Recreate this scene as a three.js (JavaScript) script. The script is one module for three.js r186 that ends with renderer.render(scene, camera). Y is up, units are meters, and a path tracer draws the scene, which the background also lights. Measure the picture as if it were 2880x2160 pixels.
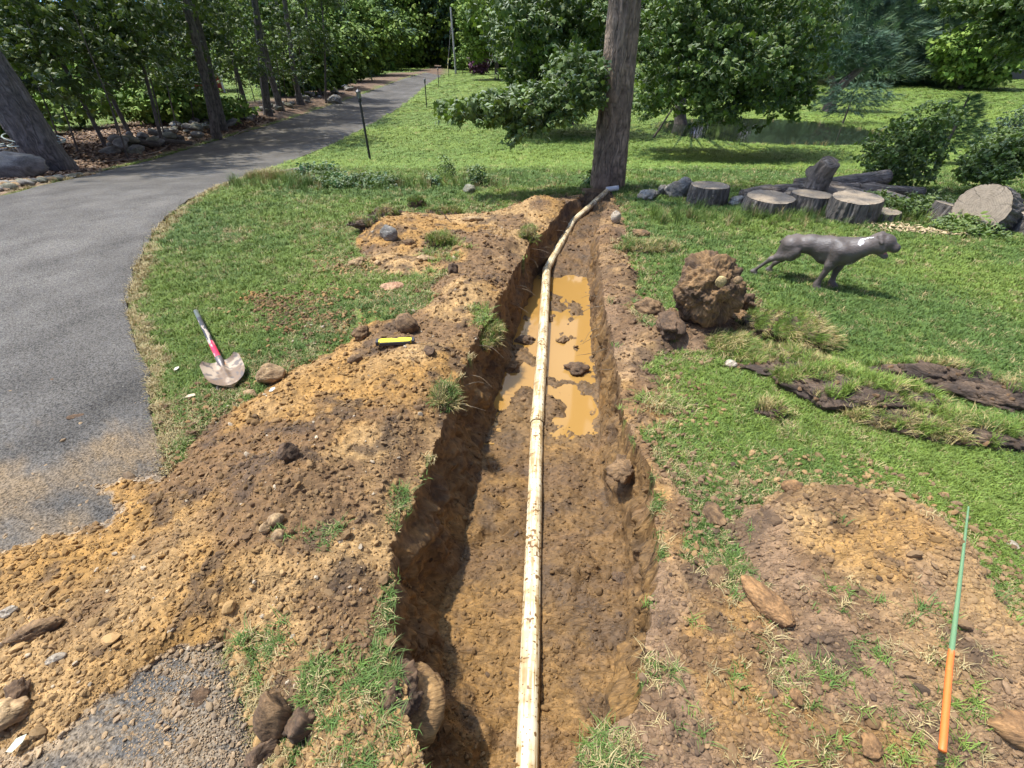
import * as THREE from 'three';
import { Sky } from 'three/addons/objects/Sky.js';
import { mergeGeometries, mergeVertices } from 'three/addons/utils/BufferGeometryUtils.js';
import { MarchingCubes } from 'three/addons/objects/MarchingCubes.js';

// ---------------------------------------------------------------- camera, sky, sun, exposure
const scene = new THREE.Scene();
const camera = new THREE.PerspectiveCamera(79.351, 4 / 3, 0.05, 600);
camera.position.set(0, 1.9, 0);
camera.rotation.set(-35.735 * Math.PI / 180, 0, 0);
const SUN = new THREE.Vector3(-0.42, 1, -0.1).normalize();
const sky = new Sky();
sky.name = 'sky'; sky.userData.kind = 'structure';
sky.scale.setScalar(450);
{ const u = sky.material.uniforms; u.sunPosition.value.copy(SUN); u.turbidity.value = 6; u.rayleigh.value = 0.45; u.mieCoefficient.value = 0.005;
  if (u.cloudCoverage) { u.cloudCoverage.value = 0.6; u.cloudDensity.value = 0.6; } }
scene.add(sky);
scene.environmentIntensity = 0.27;
const sun = new THREE.DirectionalLight(new THREE.Color(1, 0.93, 0.8), 4.3);
sun.position.copy(SUN).multiplyScalar(60); sun.castShadow = true; sun.shadow.radius = 2;
Object.assign(sun.shadow.camera, { left: -40, right: 40, top: 40, bottom: -40, near: 1, far: 160 });
sun.shadow.mapSize.set(4096, 4096);
scene.add(sun, sun.target);
const renderer = new THREE.WebGLRenderer({ antialias: true });
renderer.toneMapping = THREE.LinearToneMapping;
renderer.toneMappingExposure = 1.55;
renderer.shadowMap.enabled = true;

// ---------------------------------------------------------------- helpers
let seed = 12345;
const rnd = () => { seed |= 0; seed = seed + 0x6D2B79F5 | 0; let t = Math.imul(seed ^ seed >>> 15, 1 | seed); t = t + Math.imul(t ^ t >>> 7, 61 | t) ^ t; return ((t ^ t >>> 14) >>> 0) / 4294967296; };
const rr = (a, b) => a + (b - a) * rnd();
const gauss = () => { let s = 0; for (let i = 0; i < 4; i++) s += rnd(); return (s - 2) * 0.87 * 2; };
const pick = a => a[Math.floor(rnd() * a.length) % a.length];
const sm = (a, b, x) => { const t = Math.min(1, Math.max(0, (x - a) / (b - a))); return t * t * (3 - 2 * t); };
const mix = (a, b, t) => a + (b - a) * t;
const mix3 = (a, b, t) => [a[0] + (b[0] - a[0]) * t, a[1] + (b[1] - a[1]) * t, a[2] + (b[2] - a[2]) * t];
const clamp = (x, a, b) => Math.min(b, Math.max(a, x));
const hash = (x, y, z) => { let h = Math.imul(x, 374761393) + Math.imul(y, 668265263) + Math.imul(z, 2147483647 ^ 1274126177) | 0; h = Math.imul(h ^ h >>> 13, 1274126177); h ^= h >>> 16; h = Math.imul(h, 2246822519); return ((h ^ h >>> 15) >>> 0) / 4294967296; };
function vn(x, y, z) {
  const xi = Math.floor(x), yi = Math.floor(y), zi = Math.floor(z); let u = x - xi, v = y - yi, w = z - zi;
  u = u * u * (3 - 2 * u); v = v * v * (3 - 2 * v); w = w * w * (3 - 2 * w);
  const L = (a, b, t) => a + (b - a) * t;
  return L(L(L(hash(xi, yi, zi), hash(xi + 1, yi, zi), u), L(hash(xi, yi + 1, zi), hash(xi + 1, yi + 1, zi), u), v),
    L(L(hash(xi, yi, zi + 1), hash(xi + 1, yi, zi + 1), u), L(hash(xi, yi + 1, zi + 1), hash(xi + 1, yi + 1, zi + 1), u), v), w) * 2 - 1;
}
const fbm = (x, y, z, o = 4) => { let s = 0, a = 0.5, f = 1; for (let i = 0; i < o; i++) { s += a * vn(x * f + i * 17.3, y * f - i * 9.1, z * f + i * 5.7); a *= 0.5; f *= 2.07; } return s; };
const names = {};
const numbered = n => { const k = names[n] = (names[n] ?? -1) + 1; return k ? n + '_' + String(k).padStart(3, '0') : n; };
function tag(o, label, category, group, kind) { o.userData.label = label; if (category) o.userData.category = category; if (group) o.userData.group = group; if (kind) o.userData.kind = kind; return o; }
function mesh(name, geo, mat, parent) { const m = new THREE.Mesh(geo, mat); m.castShadow = m.receiveShadow = true; m.name = parent ? name : numbered(name); (parent || scene).add(m); return m; }
function thing(name, label, category, [x, y, z] = [0, 0, 0], turn = 0, group) { const o = new THREE.Group(); o.name = numbered(name); o.position.set(x, y, z); o.rotation.y = turn; scene.add(o); return tag(o, label, category, group); }
const std = (c, r = 0.9, o = {}) => { const m = new THREE.MeshStandardMaterial({ roughness: r, ...o }); if (c) m.color.setRGB(...c); return m; };
function geoFrom(pos, idx, col, uv, nor) {
  const g = new THREE.BufferGeometry(); g.setAttribute('position', new THREE.Float32BufferAttribute(pos, 3));
  if (col) g.setAttribute('color', new THREE.Float32BufferAttribute(col, 3));
  if (uv) g.setAttribute('uv', new THREE.Float32BufferAttribute(uv, 2));
  if (idx) g.setIndex(idx); g.computeVertexNormals(); return g;
}
function tex(w, h, fn, srgb, rx = 1, ry = 1) {
  const a = new Uint8Array(w * h * 4); for (let j = 0; j < h; j++) for (let i = 0; i < w; i++) { const c = fn(i / w, j / h, i, j), k = (j * w + i) * 4; a[k] = clamp(c[0] * 255, 0, 255); a[k + 1] = clamp(c[1] * 255, 0, 255); a[k + 2] = clamp(c[2] * 255, 0, 255); a[k + 3] = 255; }
  const t = new THREE.DataTexture(a, w, h); t.wrapS = t.wrapT = THREE.RepeatWrapping; t.magFilter = THREE.LinearFilter; t.minFilter = THREE.LinearMipmapLinearFilter; t.generateMipmaps = true; if (srgb) t.colorSpace = THREE.SRGBColorSpace; t.repeat.set(rx, ry); t.needsUpdate = true; return t;
}
// tileable value noise on a period
const pn = (x, y, px, py, s = 0) => { const xi = Math.floor(x), yi = Math.floor(y); let u = x - xi, v = y - yi; u = u * u * (3 - 2 * u); v = v * v * (3 - 2 * v); const m = (a, p) => ((a % p) + p) % p; const h = (a, b) => hash(m(a, px), m(b, py), 77 + s); return mix(mix(h(xi, yi), h(xi + 1, yi), u), mix(h(xi, yi + 1), h(xi + 1, yi + 1), u), v); };
const pf = (u, v, p, o = 4, s = 0) => { let t = 0, a = 0.5; for (let i = 0; i < o; i++) { t += a * pn(u * p, v * p, p, p, s + i); p *= 2; a *= 0.5; } return t; };

// ---------------------------------------------------------------- textures
const soilTex = tex(1024, 1024, (u, v) => { const a = pf(u, v, 48, 4, 3), b = pf(u, v, 6, 3, 9), k = pn(u * 170, v * 170, 170, 170, 30); const g = 0.62 + (a - 0.47) * 0.85 + (b - 0.45) * 0.3 + (k > 0.86 ? 0.22 : 0); return [g, g * 0.985, g * 0.96]; }, false);
const soilBump = tex(1024, 1024, (u, v) => { const a = pf(u, v, 40, 5, 3), r = Math.abs(pf(u, v, 14, 4, 21) - 0.47) * 2; const g = a * 0.8 + r * 0.3; return [g, g, g]; }, false);
const asphTex = tex(1024, 1024, (u, v, i, j) => { const k = pn(u * 150, v * 150, 150, 150, 5), f = pn(u * 330, v * 330, 330, 330, 8), b = pf(u, v, 5, 4, 2); let g = 0.5 + (k - 0.5) * 0.55 + (f - 0.5) * 0.5 + (b - 0.47) * 0.25; const t = hash(Math.floor(u * 150), Math.floor(v * 150), 4); const w = t > 0.8 ? 0.06 : 0; return [g + w, g + w * 0.8, g + w * 0.4]; }, false);
const barkTex = tex(512, 1024, (u, v) => { const w = pf(u, v, 4, 3, 1) * 0.35; const r = Math.abs(pn((u + w) * 14, v * 7, 14, 7, 3) - 0.5) * 2, r2 = Math.abs(pn((u + w) * 34, v * 22, 34, 22, 6) - 0.5) * 2; const g = clamp(0.28 + r * 0.5 + r2 * 0.28 + (pf(u, v, 30, 3, 8) - 0.45) * 0.35, 0, 1); return [g, g * 0.98, g * 0.95]; }, false);
const ringTex = tex(512, 512, (u, v) => { const x = u - 0.5, y = v - 0.5, a = Math.atan2(y, x), r = Math.hypot(x, y) * 2 * (1 + 0.06 * Math.sin(a * 2 + 1) + 0.03 * Math.sin(a * 5)); const q = r * 26 + 3 * pf(u, v, 4, 3, 2); const ring = 0.5 + 0.5 * Math.sin(q * 3.2); const saw = pn(u * 6 + v * 60, v * 3, 512, 512, 4); const crack = Math.abs(Math.sin(a * 3.5 + 2 * pf(u, v, 6, 2, 3))) < 0.06 * (0.3 + r) ? -0.34 : 0; const g = 0.66 + ring * 0.14 + (pf(u, v, 24, 4, 6) - 0.47) * 0.5 + (saw - 0.5) * 0.12 + crack; return [g, g * 0.98, g * 0.95]; }, false);
const blot = (u, v, p, s, th, w) => sm(th, th + w, pf(u, v, p, 4, s));

// ---------------------------------------------------------------- shared materials
const M = {
  soil: std([1, 1, 1], 0.96, { vertexColors: true, map: soilTex, bumpMap: soilBump, bumpScale: 0.012 }),
  wetsoil: std([1, 1, 1], 0.8, { vertexColors: true, map: soilTex, bumpMap: soilBump, bumpScale: 0.012 }),
  lawnsoil: std([1, 1, 1], 0.97, { vertexColors: true, map: soilTex, bumpMap: soilBump, bumpScale: 0.01 }),
  asphalt: new THREE.MeshPhysicalMaterial({ roughness: 0.9, specularIntensity: 0.3, vertexColors: true, map: asphTex, bumpMap: asphTex, bumpScale: 0.003 }),
  rock: std([1, 1, 1], 0.94, { vertexColors: true, map: soilTex, bumpMap: soilBump, bumpScale: 0.008 }),
  crumb: std([1, 1, 1], 0.95),
  bark: std([1, 1, 1], 0.95, { vertexColors: true, map: barkTex, bumpMap: barkTex, bumpScale: 0.03 }),
  barkThin: std([1, 1, 1], 0.95, { vertexColors: true, map: barkTex, bumpMap: barkTex, bumpScale: 0.008 }),
  grass: std([1, 1, 1], 0.72, { side: THREE.DoubleSide }),
  leaf: new THREE.MeshPhysicalMaterial({ color: 0xffffff, roughness: 0.72, side: THREE.DoubleSide, transmission: 0.42, thickness: 0 }),
  leafFar: std([1, 1, 1], 0.8, { side: THREE.DoubleSide }),
  litter: std([1, 1, 1], 0.9, { side: THREE.DoubleSide }),
};

// ---------------------------------------------------------------- terrain
const KN = [[-60, 0], [0, 0], [4.6, -.05], [9, -.22], [11.5, -.48], [16.7, -1.0], [25, -1.32], [40, -1.55], [70, -1.6], [115, -1.6], [400, -1.6]];
const SL = KN.map((k, i) => i && i < KN.length - 1 ? (KN[i + 1][1] - KN[i - 1][1]) / (KN[i + 1][0] - KN[i - 1][0]) : 0);
function tab(d) {
  if (d <= KN[0][0]) return KN[0][1];
  for (let i = 0; i < KN.length - 1; i++) if (d <= KN[i + 1][0]) {
    const h = KN[i + 1][0] - KN[i][0], t = (d - KN[i][0]) / h, t2 = t * t, t3 = t2 * t;
    return KN[i][1] * (2 * t3 - 3 * t2 + 1) + SL[i] * h * (t3 - 2 * t2 + t) + KN[i + 1][1] * (-2 * t3 + 3 * t2) + SL[i + 1] * h * (t3 - t2);
  }
  return KN[KN.length - 1][1];
}
function base(x, z) {
  const d = -z; let y = tab(d) + 1.2 * sm(34, 80, d) * sm(6, 22, x);
  const q = Math.hypot((x - 12.8) / 4.7, (d - 25.8) / 4.5);
  y -= 0.5 * (1 - sm(.75, 1.25, q));
  if (x < -11) y += 0.5 * (1 - sm(-16, -11, x)) * sm(4, 10, d);
  return y;
}
const inPoly = (P, x, z) => { let c = false; for (let i = 0, j = P.length - 1; i < P.length; j = i++) { const [ax, az] = P[i], [bx, bz] = P[j]; if ((az > z) !== (bz > z) && x < (bx - ax) * (z - az) / (bz - az) + ax) c = !c; } return c; };
const sdp = (P, x, z) => { let dm = 1e9; for (let i = 0, j = P.length - 1; i < P.length; j = i++) { const [ax, az] = P[i], [bx, bz] = P[j]; const ex = bx - ax, ez = bz - az, wx = x - ax, wz = z - az; const t = clamp((wx * ex + wz * ez) / (ex * ex + ez * ez), 0, 1), qx = wx - ex * t, qz = wz - ez * t; dm = Math.min(dm, qx * qx + qz * qz); } return Math.sqrt(dm) * (inPoly(P, x, z) ? 1 : -1); };
const edgeAt = (E, d) => { if (d <= E[0][0]) return E[0][1]; for (let i = 0; i < E.length - 1; i++) if (d <= E[i + 1][0]) return mix(E[i][1], E[i + 1][1], (d - E[i][0]) / (E[i + 1][0] - E[i][0])); return E[E.length - 1][1]; };
const toEdge = P => P.map(([x, z]) => [-z, x]).sort((a, b) => a[0] - b[0]);
const EL = toEdge([[-0.294,-0.479],[-0.377,-0.629],[-0.416,-0.776],[-0.506,-1.12],[-0.556,-1.346],[-0.496,-1.642],[-0.441,-2.078],[-0.417,-2.347],[-0.362,-2.908],[-0.252,-3.415],[-0.119,-3.958],[0.03,-4.829],[0.257,-5.84],[0.673,-6.969],[1.294,-8.704]]);
const ER = toEdge([[0.175,-0.495],[0.245,-0.568],[0.434,-0.657],[0.496,-0.801],[0.582,-1.056],[0.702,-1.353],[0.758,-1.606],[0.76,-1.873],[0.714,-2.15],[0.765,-2.53],[0.799,-3.069],[0.863,-3.973],[0.978,-5.041],[1.133,-6.185],[1.38,-7.233],[1.824,-8.704]]);
// pipe centre line
const PIPE = [[0.056,-0.52,-0.54],[0.066,-0.52,-0.792],[0.115,-0.52,-1.628],[0.2,-0.515,-2.815],[0.296,-0.5,-3.877],[0.378,-0.48,-4.855],[0.46,-0.45,-5.865],[0.668,-0.4,-6.656],[0.99,-0.34,-7.626],[1.413,-0.28,-8.549],[1.759,-0.2,-9.008]];
const pipeY = d => { const P = PIPE; if (d <= -P[0][2]) return P[0][1]; for (let i = 0; i < P.length - 1; i++) if (d <= -P[i + 1][2]) return mix(P[i][1], P[i + 1][1], (d + P[i][2]) / (P[i][2] - P[i + 1][2])); return P[P.length - 1][1]; };
const pipeX = d => { const P = PIPE; for (let i = 0; i < P.length - 1; i++) if (d <= -P[i + 1][2]) return mix(P[i][0], P[i + 1][0], (d + P[i][2]) / (P[i][2] - P[i + 1][2])); return P[P.length - 1][0]; };
const WATER = -0.538;
const SOILL = [[-0.314,-0.424],[-0.731,-0.413],[-0.859,-0.518],[-0.96,-0.65],[-1.051,-0.786],[-1.15,-0.896],[-1.227,-0.835],[-1.289,-0.678],[-1.417,-0.518],[-1.608,-0.424],[-2.21,-0.569],[-2.583,-1.164],[-2.649,-1.58],[-2.264,-1.706],[-1.894,-1.757],[-1.94,-2.161],[-1.839,-2.393],[-1.74,-2.548],[-1.595,-2.838],[-1.354,-3.175],[-1.255,-3.662],[-0.927,-3.662],[-0.703,-4.159],[-1.01,-4.639],[-1.57,-4.913],[-1.951,-5.729],[-2.153,-6.568],[-1.763,-7.364],[-1.029,-7.218],[-0.33,-7.364],[0.339,-8.013],[1.302,-8.893],[1.419,-8.013],[0.467,-6.339],[0.129,-5.215],[-0.027,-4.159],[-0.185,-3.573],[-0.313,-3.103],[-0.38,-2.495],[-0.41,-2.205],[-0.475,-1.74],[-0.532,-1.409],[-0.485,-1.164],[-0.395,-0.802]];
const SOILR = [[1.81,-8.804],[1.713,-7.364],[1.456,-5.92],[1.295,-4.639],[1.207,-3.754],[1.615,-3.662],[2.228,-4.159],[2.15,-3.573],[1.68,-3.175],[1.17,-3.068],[0.955,-2.838],[1.029,-2.659],[1.16,-2.444],[0.977,-2.228],[0.786,-2.161],[0.829,-1.88],[0.896,-1.58],[0.794,-1.281],[0.926,-1.142],[1.053,-1.257],[1.078,-1.492],[1.328,-1.635],[1.608,-1.658],[1.978,-1.586],[2.115,-1.306],[1.98,-0.802],[2.032,-0.495],[1.694,-0.381],[0.133,-0.381],[0.157,-0.495],[0.234,-0.569],[0.426,-0.657],[0.483,-0.802],[0.569,-1.058],[0.684,-1.356],[0.741,-1.611],[0.737,-1.88],[0.686,-2.161],[0.73,-2.548],[0.761,-3.103],[0.835,-4.052],[0.958,-5.215],[1.098,-6.339],[1.333,-7.364]];
const DRIVE_R = [[-0.825,-0.495],[-0.902,-0.595],[-1.028,-0.738],[-1.173,-0.904],[-1.401,-1.164],[-1.687,-1.492],[-1.918,-1.774],[-2.298,-2.297],[-2.708,-2.838],[-3.193,-3.406],[-3.674,-4.052],[-4.245,-5.06],[-4.867,-6.339],[-5.354,-7.674],[-5.861,-9.949],[-6.982,-15.668],[-7.509,-24.43],[-8.529,-42.031],[-11.164,-75.626],[-11.855,-94.875]];
const DRIVE_L = [[-13, 3], [-13, 1.5], [-13, 0], [-13, -1.5], [-12.5, -3], [-12, -4.5], [-11.2, -6], [-10.4, -7.2], ...[[-9.065,-8.589],[-9.379,-9.798],[-10.039,-11.634],[-11.059,-14.18],[-11.642,-16.656],[-12.136,-19.645],[-12.454,-23.11],[-12.722,-28.697],[-13.221,-37.796],[-13.839,-53.417],[-14.778,-78.343],[-14.928,-96.672]]];
DRIVE_R.unshift([-0.75, 0.6], [-0.7, 3]); { const t = DRIVE_R[0]; DRIVE_R[0] = DRIVE_R[1]; DRIVE_R[1] = t; }
const DRIVE = [...DRIVE_R, ...DRIVE_L.slice().reverse()];
const bumpsL = [[-1.126,-1.808, .55, .11], [-0.735,-2.161, .35, .05], [-0.705,-2.838, .45, .05], [-0.523,-4.159, .45, .12], [-0.317,-5.549, .6, .13], [0.467,-7.516, .6, .14], [-1.616,-6.339, .6, .10], [-1.646,-0.869, .6, .03], [-1.227,-1.21, .45, .06], [-0.794,-1.164, .4, .05], [-1.128,-1.611, .3, .07]];
const bumpsR = [[1.559,-3.488, .5, .10], [1.246,-4.639, .3, .06], [1.496,-1.492, .35, .09], [1.868,-1.356, .4, .13], [1.824,-0.869, .4, .12], [1.351,-0.869, .4, .07], [1.334,-1.492, .25, .05], [1.702,-0.622, .35, .07]];
// bare asphalt showing through the spill, and grass that survives on the soil
const HOLES = [[-1.19,-0.708, .26, .17], [-1.228,-0.582, .30, .17], [-0.973,-0.518, .25, .12], [-2.406,-1.464, .5, .2]];
const TUFTS = [[-0.955,-0.86, .13, .065, .6], [-0.874,-1.281, .16, .08, .3], [-0.786,-5.215, .3, .3, .5], [-0.854,-4.574, .25, .15, .6], [-0.493,-0.556, .19, .12, .3], [-0.694,-0.738, .07, .12, .6], [-0.51,-0.754, .1, .12, .7], [-0.925,-0.664, .08, .12, .25], [0.284,-0.537, .13, .09, .8], [0.549,-0.786, .06, .05, .6], [-1.851,-6.814, .2, .12, .4], [0.959,-1.233, .12, .22, .6], [1.001,-0.708, .3, .12, .12], [1.177,-0.582, .4, .14, .16], [1.492,-0.835, .25, .14, .12], [1.333,-0.998, .2, .14, .06], [0.776,-0.569, .3, .14, .05], [-0.271,-3.662, .1, .2, .9], [-0.507,-0.979, .05, .2, .6], [-0.577,-1.521, .05, .14, .5], [-0.459,-2.495, .06, .12, .7], [1.022,-2.393, .18, .12, .7], [1.123,-3.662, .1, .3, .4], [1.38,-5.549, .2, .3, .4], [0.97,-0.869, .12, .12, .08]];
const ell = (L, x, z) => { let m = 0; for (const e of L) { const q = Math.hypot((x - e[0]) / e[2], (z - e[1]) / e[3]); if (q < 1.6) m = Math.max(m, (1 - sm(.55, 1.25, q)) * (e[4] ?? 1)); } return m; };
function surf(x, z) {
  const d = -z, b = base(x, z); let y = b, cls = 0, w = 0;
  if (d > 14 || d < -3 || Math.abs(x) > 8) return { y: b + 0.01 * fbm(x * .7, 1, z * .7, 2), cls, w };
  const wx = x + .09 * fbm(x * 4, 2, z * 4, 3) + .025 * vn(x * 21, 5, z * 21), wz = z + .09 * fbm(x * 4, 8, z * 4, 3) + .025 * vn(x * 21, 9, z * 21);
  const sL = x < 2 && d < 10 ? sdp(SOILL, wx, wz) : -1, sR = x > -.2 && d < 10 ? sdp(SOILR, wx, wz) : -1; y += 0.008 * fbm(x * 3, 4, z * 3, 2);
  const dr = x < -.2 ? sdp(DRIVE, x, z) : -1;
  let t = 0;
  if (sL > -.3) {
    let k = 0; for (const [bx, bz, r, h] of bumpsL) { const q = ((x - bx) ** 2 + (z - bz) ** 2) / (r * r); if (q < 6) k += h * Math.exp(-q * 1.6); }
    const hole = ell(HOLES, wx, wz); const lump = .024 * Math.max(0, fbm(x * 6, 3, z * 6, 4) + .12) + .014 * (1 - Math.abs(vn(x * 17, 2, z * 17))) * sm(-.2, .4, fbm(x * 2, 7, z * 2, 2)) + .008 * vn(x * 40, 1, z * 40) + .005 * vn(x * 85, 4, z * 85);
    t = Math.min(.045, sL * .25) - .06 * hole + k * sm(-.08, .3, sL) + lump * sm(-.05, .25, sL) * (1 - .7 * hole) + .012 * fbm(x * 9, 6, z * 9, 3);
    if (dr > 0) t = t * .62 + .006 * fbm(x * 5, 3, z * 5, 4);
    if (t > .004 || (t > -.01 && dr <= 0 && sL > 0)) { cls = 1; w = t; y += Math.max(t, 0) + (dr > 0 ? .018 : 0); }
  }
  if (sR > -.3 && cls === 0) {
    let k = 0; for (const [bx, bz, r, h] of bumpsR) { const q = ((x - bx) ** 2 + (z - bz) ** 2) / (r * r); if (q < 6) k += h * Math.exp(-q * 1.6); }
    t = Math.min(.035, sR * .3) + k * sm(-.03, .12, sR) + (.03 * fbm(x * 6, 3, z * 6, 4) + .012 * (1 - Math.abs(vn(x * 19, 2, z * 19))) + .006 * vn(x * 44, 1, z * 44) + .005 * vn(x * 90, 3, z * 90)) * sm(0, .2, sR);
    if (sR > 0) { cls = 2; w = t; y += Math.max(t, -.01); }
  }
  if (dr > 0 && cls === 0) y -= .01;
  if (d < 9.6 && d > -1.2) {
    const nl = .035 * fbm(z * 3.1, 1, 2, 4) + .012 * vn(z * 22, 3, 3), nr = .035 * fbm(z * 3.3, 5, 7, 4) + .012 * vn(z * 24, 6, 8);
    const xl = edgeAt(EL, d) + nl, xr = edgeAt(ER, d) + nr;
    if (x > xl - .02 && x < xr + .02) {
      const wl = mix(.2, .08, sm(2.5, 6, d)) + .07 * fbm(z * 1.7, 9, 1, 3), wr = .075 + .06 * fbm(z * 1.9, 4, 4, 3); const a = (x - xl) / wl, c = (xr - x) / wr;
      const f0 = q => q <= 0 ? 0 : q >= 1 ? 1 : q < .12 ? .38 * Math.sqrt(q / .12) : .38 + .62 * Math.pow((q - .12) / .88, .8);
      let f = Math.min(f0(a), f0(c)); f *= 1 - sm(8.9, 9.55, d); f *= sm(-1.2, -.9, d);
      const wet = sm(3.0 + .2 * Math.sin(x * 9), 3.35 + .2 * Math.sin(x * 9), d) * (1 - sm(5.7, 6.3, d));
      let fl = pipeY(d) - .03; fl = mix(fl, Math.min(fl, WATER - .016), wet);
      fl += .006 * vn(x * 60, 8, z * 60) + .05 * (fbm(x * 3.2, 1, z * 3.2, 4) + .22 * (1 - wet)) + .022 * fbm(x * 11, 2, z * 9, 3) + wet * (.085 * fbm(x * 3.9 + 9, 1, z * 2.4, 3) + .01 * sm(.1, .4, x - pipeX(d)) - .008) + .02 * wet * fbm(x * 14, 5, z * 14, 3) + .06 * (1 - .6 * wet) * sm(.12, .35, fbm(x * 2.6 + 3, 7, z * 2.6, 3));
      const px = pipeX(d); fl = Math.min(fl, pipeY(d) - .022 + Math.max(0, Math.abs(x - px) - .03) * .5); fl += .10 * Math.pow(Math.max(0, Math.abs(x - (xl + xr) / 2) / ((xr - xl) / 2) - .55), 2);
      y = mix(y, fl, f); if (f > .02) { cls = 3; w = f; }
    }
  }
  return { y, cls, w, sL, sR, dr };
}
const groundY = (x, z) => surf(x, z).y;
const C = { sand: [.345, .215, .088], gold: [.30, .165, .045], brown: [.14, .08, .036], dark: [.066, .042, .025], grey: [.225, .142, .078], wall: [.225, .13, .045], floor: [.145, .08, .026], lawn: [.095, .135, .026], straw: [.42, .31, .15], litter: [.12, .075, .045] };
function colorAt(x, y, z, s) {
  const d = -z; let c;
  if (s.cls === 1) {
    const n = fbm(x * 1.6, 3, z * 1.6, 3), m = fbm(x * 7, 5, z * 7, 3); c = mix3(C.sand, C.gold, sm(-.15, .3, n));
    c = mix3(c, C.brown, .85 * sm(-.06, .26, fbm(x * 2.2 + 5, 1, z * 2.2, 4) + .14 * sm(1.1, 1.8, d) * (1 - sm(4.5, 6, d)) - .06 + .25 * Math.exp(-(((x + 1.05) / .55) ** 2 + ((z + 2.05) / .4) ** 2)))); c = mix3(c, C.dark, .75 * sm(.14, .38, m + .12 * n)); if (s.w < .015 && s.dr > 0) c = mix3(c, [.34, .29, .22], .5);
  } else if (s.cls === 2) {
    const n = fbm(x * 1.9 + 4, 3, z * 1.9, 3), m = fbm(x * 6, 5, z * 6, 3); c = mix3(C.grey, C.sand, sm(-.1, .3, n)); c = mix3(c, C.gold, .8 * sm(.02, .3, fbm(x * 2.4, 9, z * 2.4, 3))); c = mix3(c, C.brown, .8 * sm(-.05, .25, m)); c = mix3(c, C.dark, .7 * sm(.18, .4, fbm(x * 5 + 2, 2, z * 5, 3)));
    if (d > 3.2) c = mix3(c, C.brown, .5);
  } else if (s.cls === 3) {
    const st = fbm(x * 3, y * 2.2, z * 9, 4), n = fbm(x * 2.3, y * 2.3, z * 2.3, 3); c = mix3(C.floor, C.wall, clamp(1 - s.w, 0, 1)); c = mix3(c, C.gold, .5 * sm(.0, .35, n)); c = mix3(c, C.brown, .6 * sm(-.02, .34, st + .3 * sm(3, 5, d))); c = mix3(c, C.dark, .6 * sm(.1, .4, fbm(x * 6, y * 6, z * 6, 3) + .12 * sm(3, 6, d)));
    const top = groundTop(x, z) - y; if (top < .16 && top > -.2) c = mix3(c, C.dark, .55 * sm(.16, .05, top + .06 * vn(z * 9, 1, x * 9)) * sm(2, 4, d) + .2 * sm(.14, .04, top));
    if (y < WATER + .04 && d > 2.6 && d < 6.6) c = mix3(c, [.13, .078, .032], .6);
  } else if (x < woodsEdge(d) && d > 5) { c = mix3(C.litter, [.19, .125, .075], sm(-.2, .3, fbm(x * 3, 1, z * 3, 3))); c = mix3(c, C.lawn, sm(4.2, 6.5, woodsEdge(d) - x)); }
  else { const n = fbm(x * .9, 2, z * .9, 4); c = mix3(C.lawn, [.125, .165, .03], sm(-.2, .3, n)); c = mix3(c, [.17, .13, .065], .4 * (1 - sm(9, 14, d)) * sm(.1, .45, fbm(x * 2.2, 6, z * 2.2, 3))); }
  return c;
}
const woodsEdge = d => { for (let i = 0; i < DRIVE_L.length - 1; i++) { const a = -DRIVE_L[i][1], b = -DRIVE_L[i + 1][1]; if (d >= a && d <= b) return mix(DRIVE_L[i][0], DRIVE_L[i + 1][0], (d - a) / (b - a + 1e-6)) - .1; } return d < 5 ? -13 : -12 - (d - 100) * .1; };
const groundTop = (x, z) => base(x, z) + .06;

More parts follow.
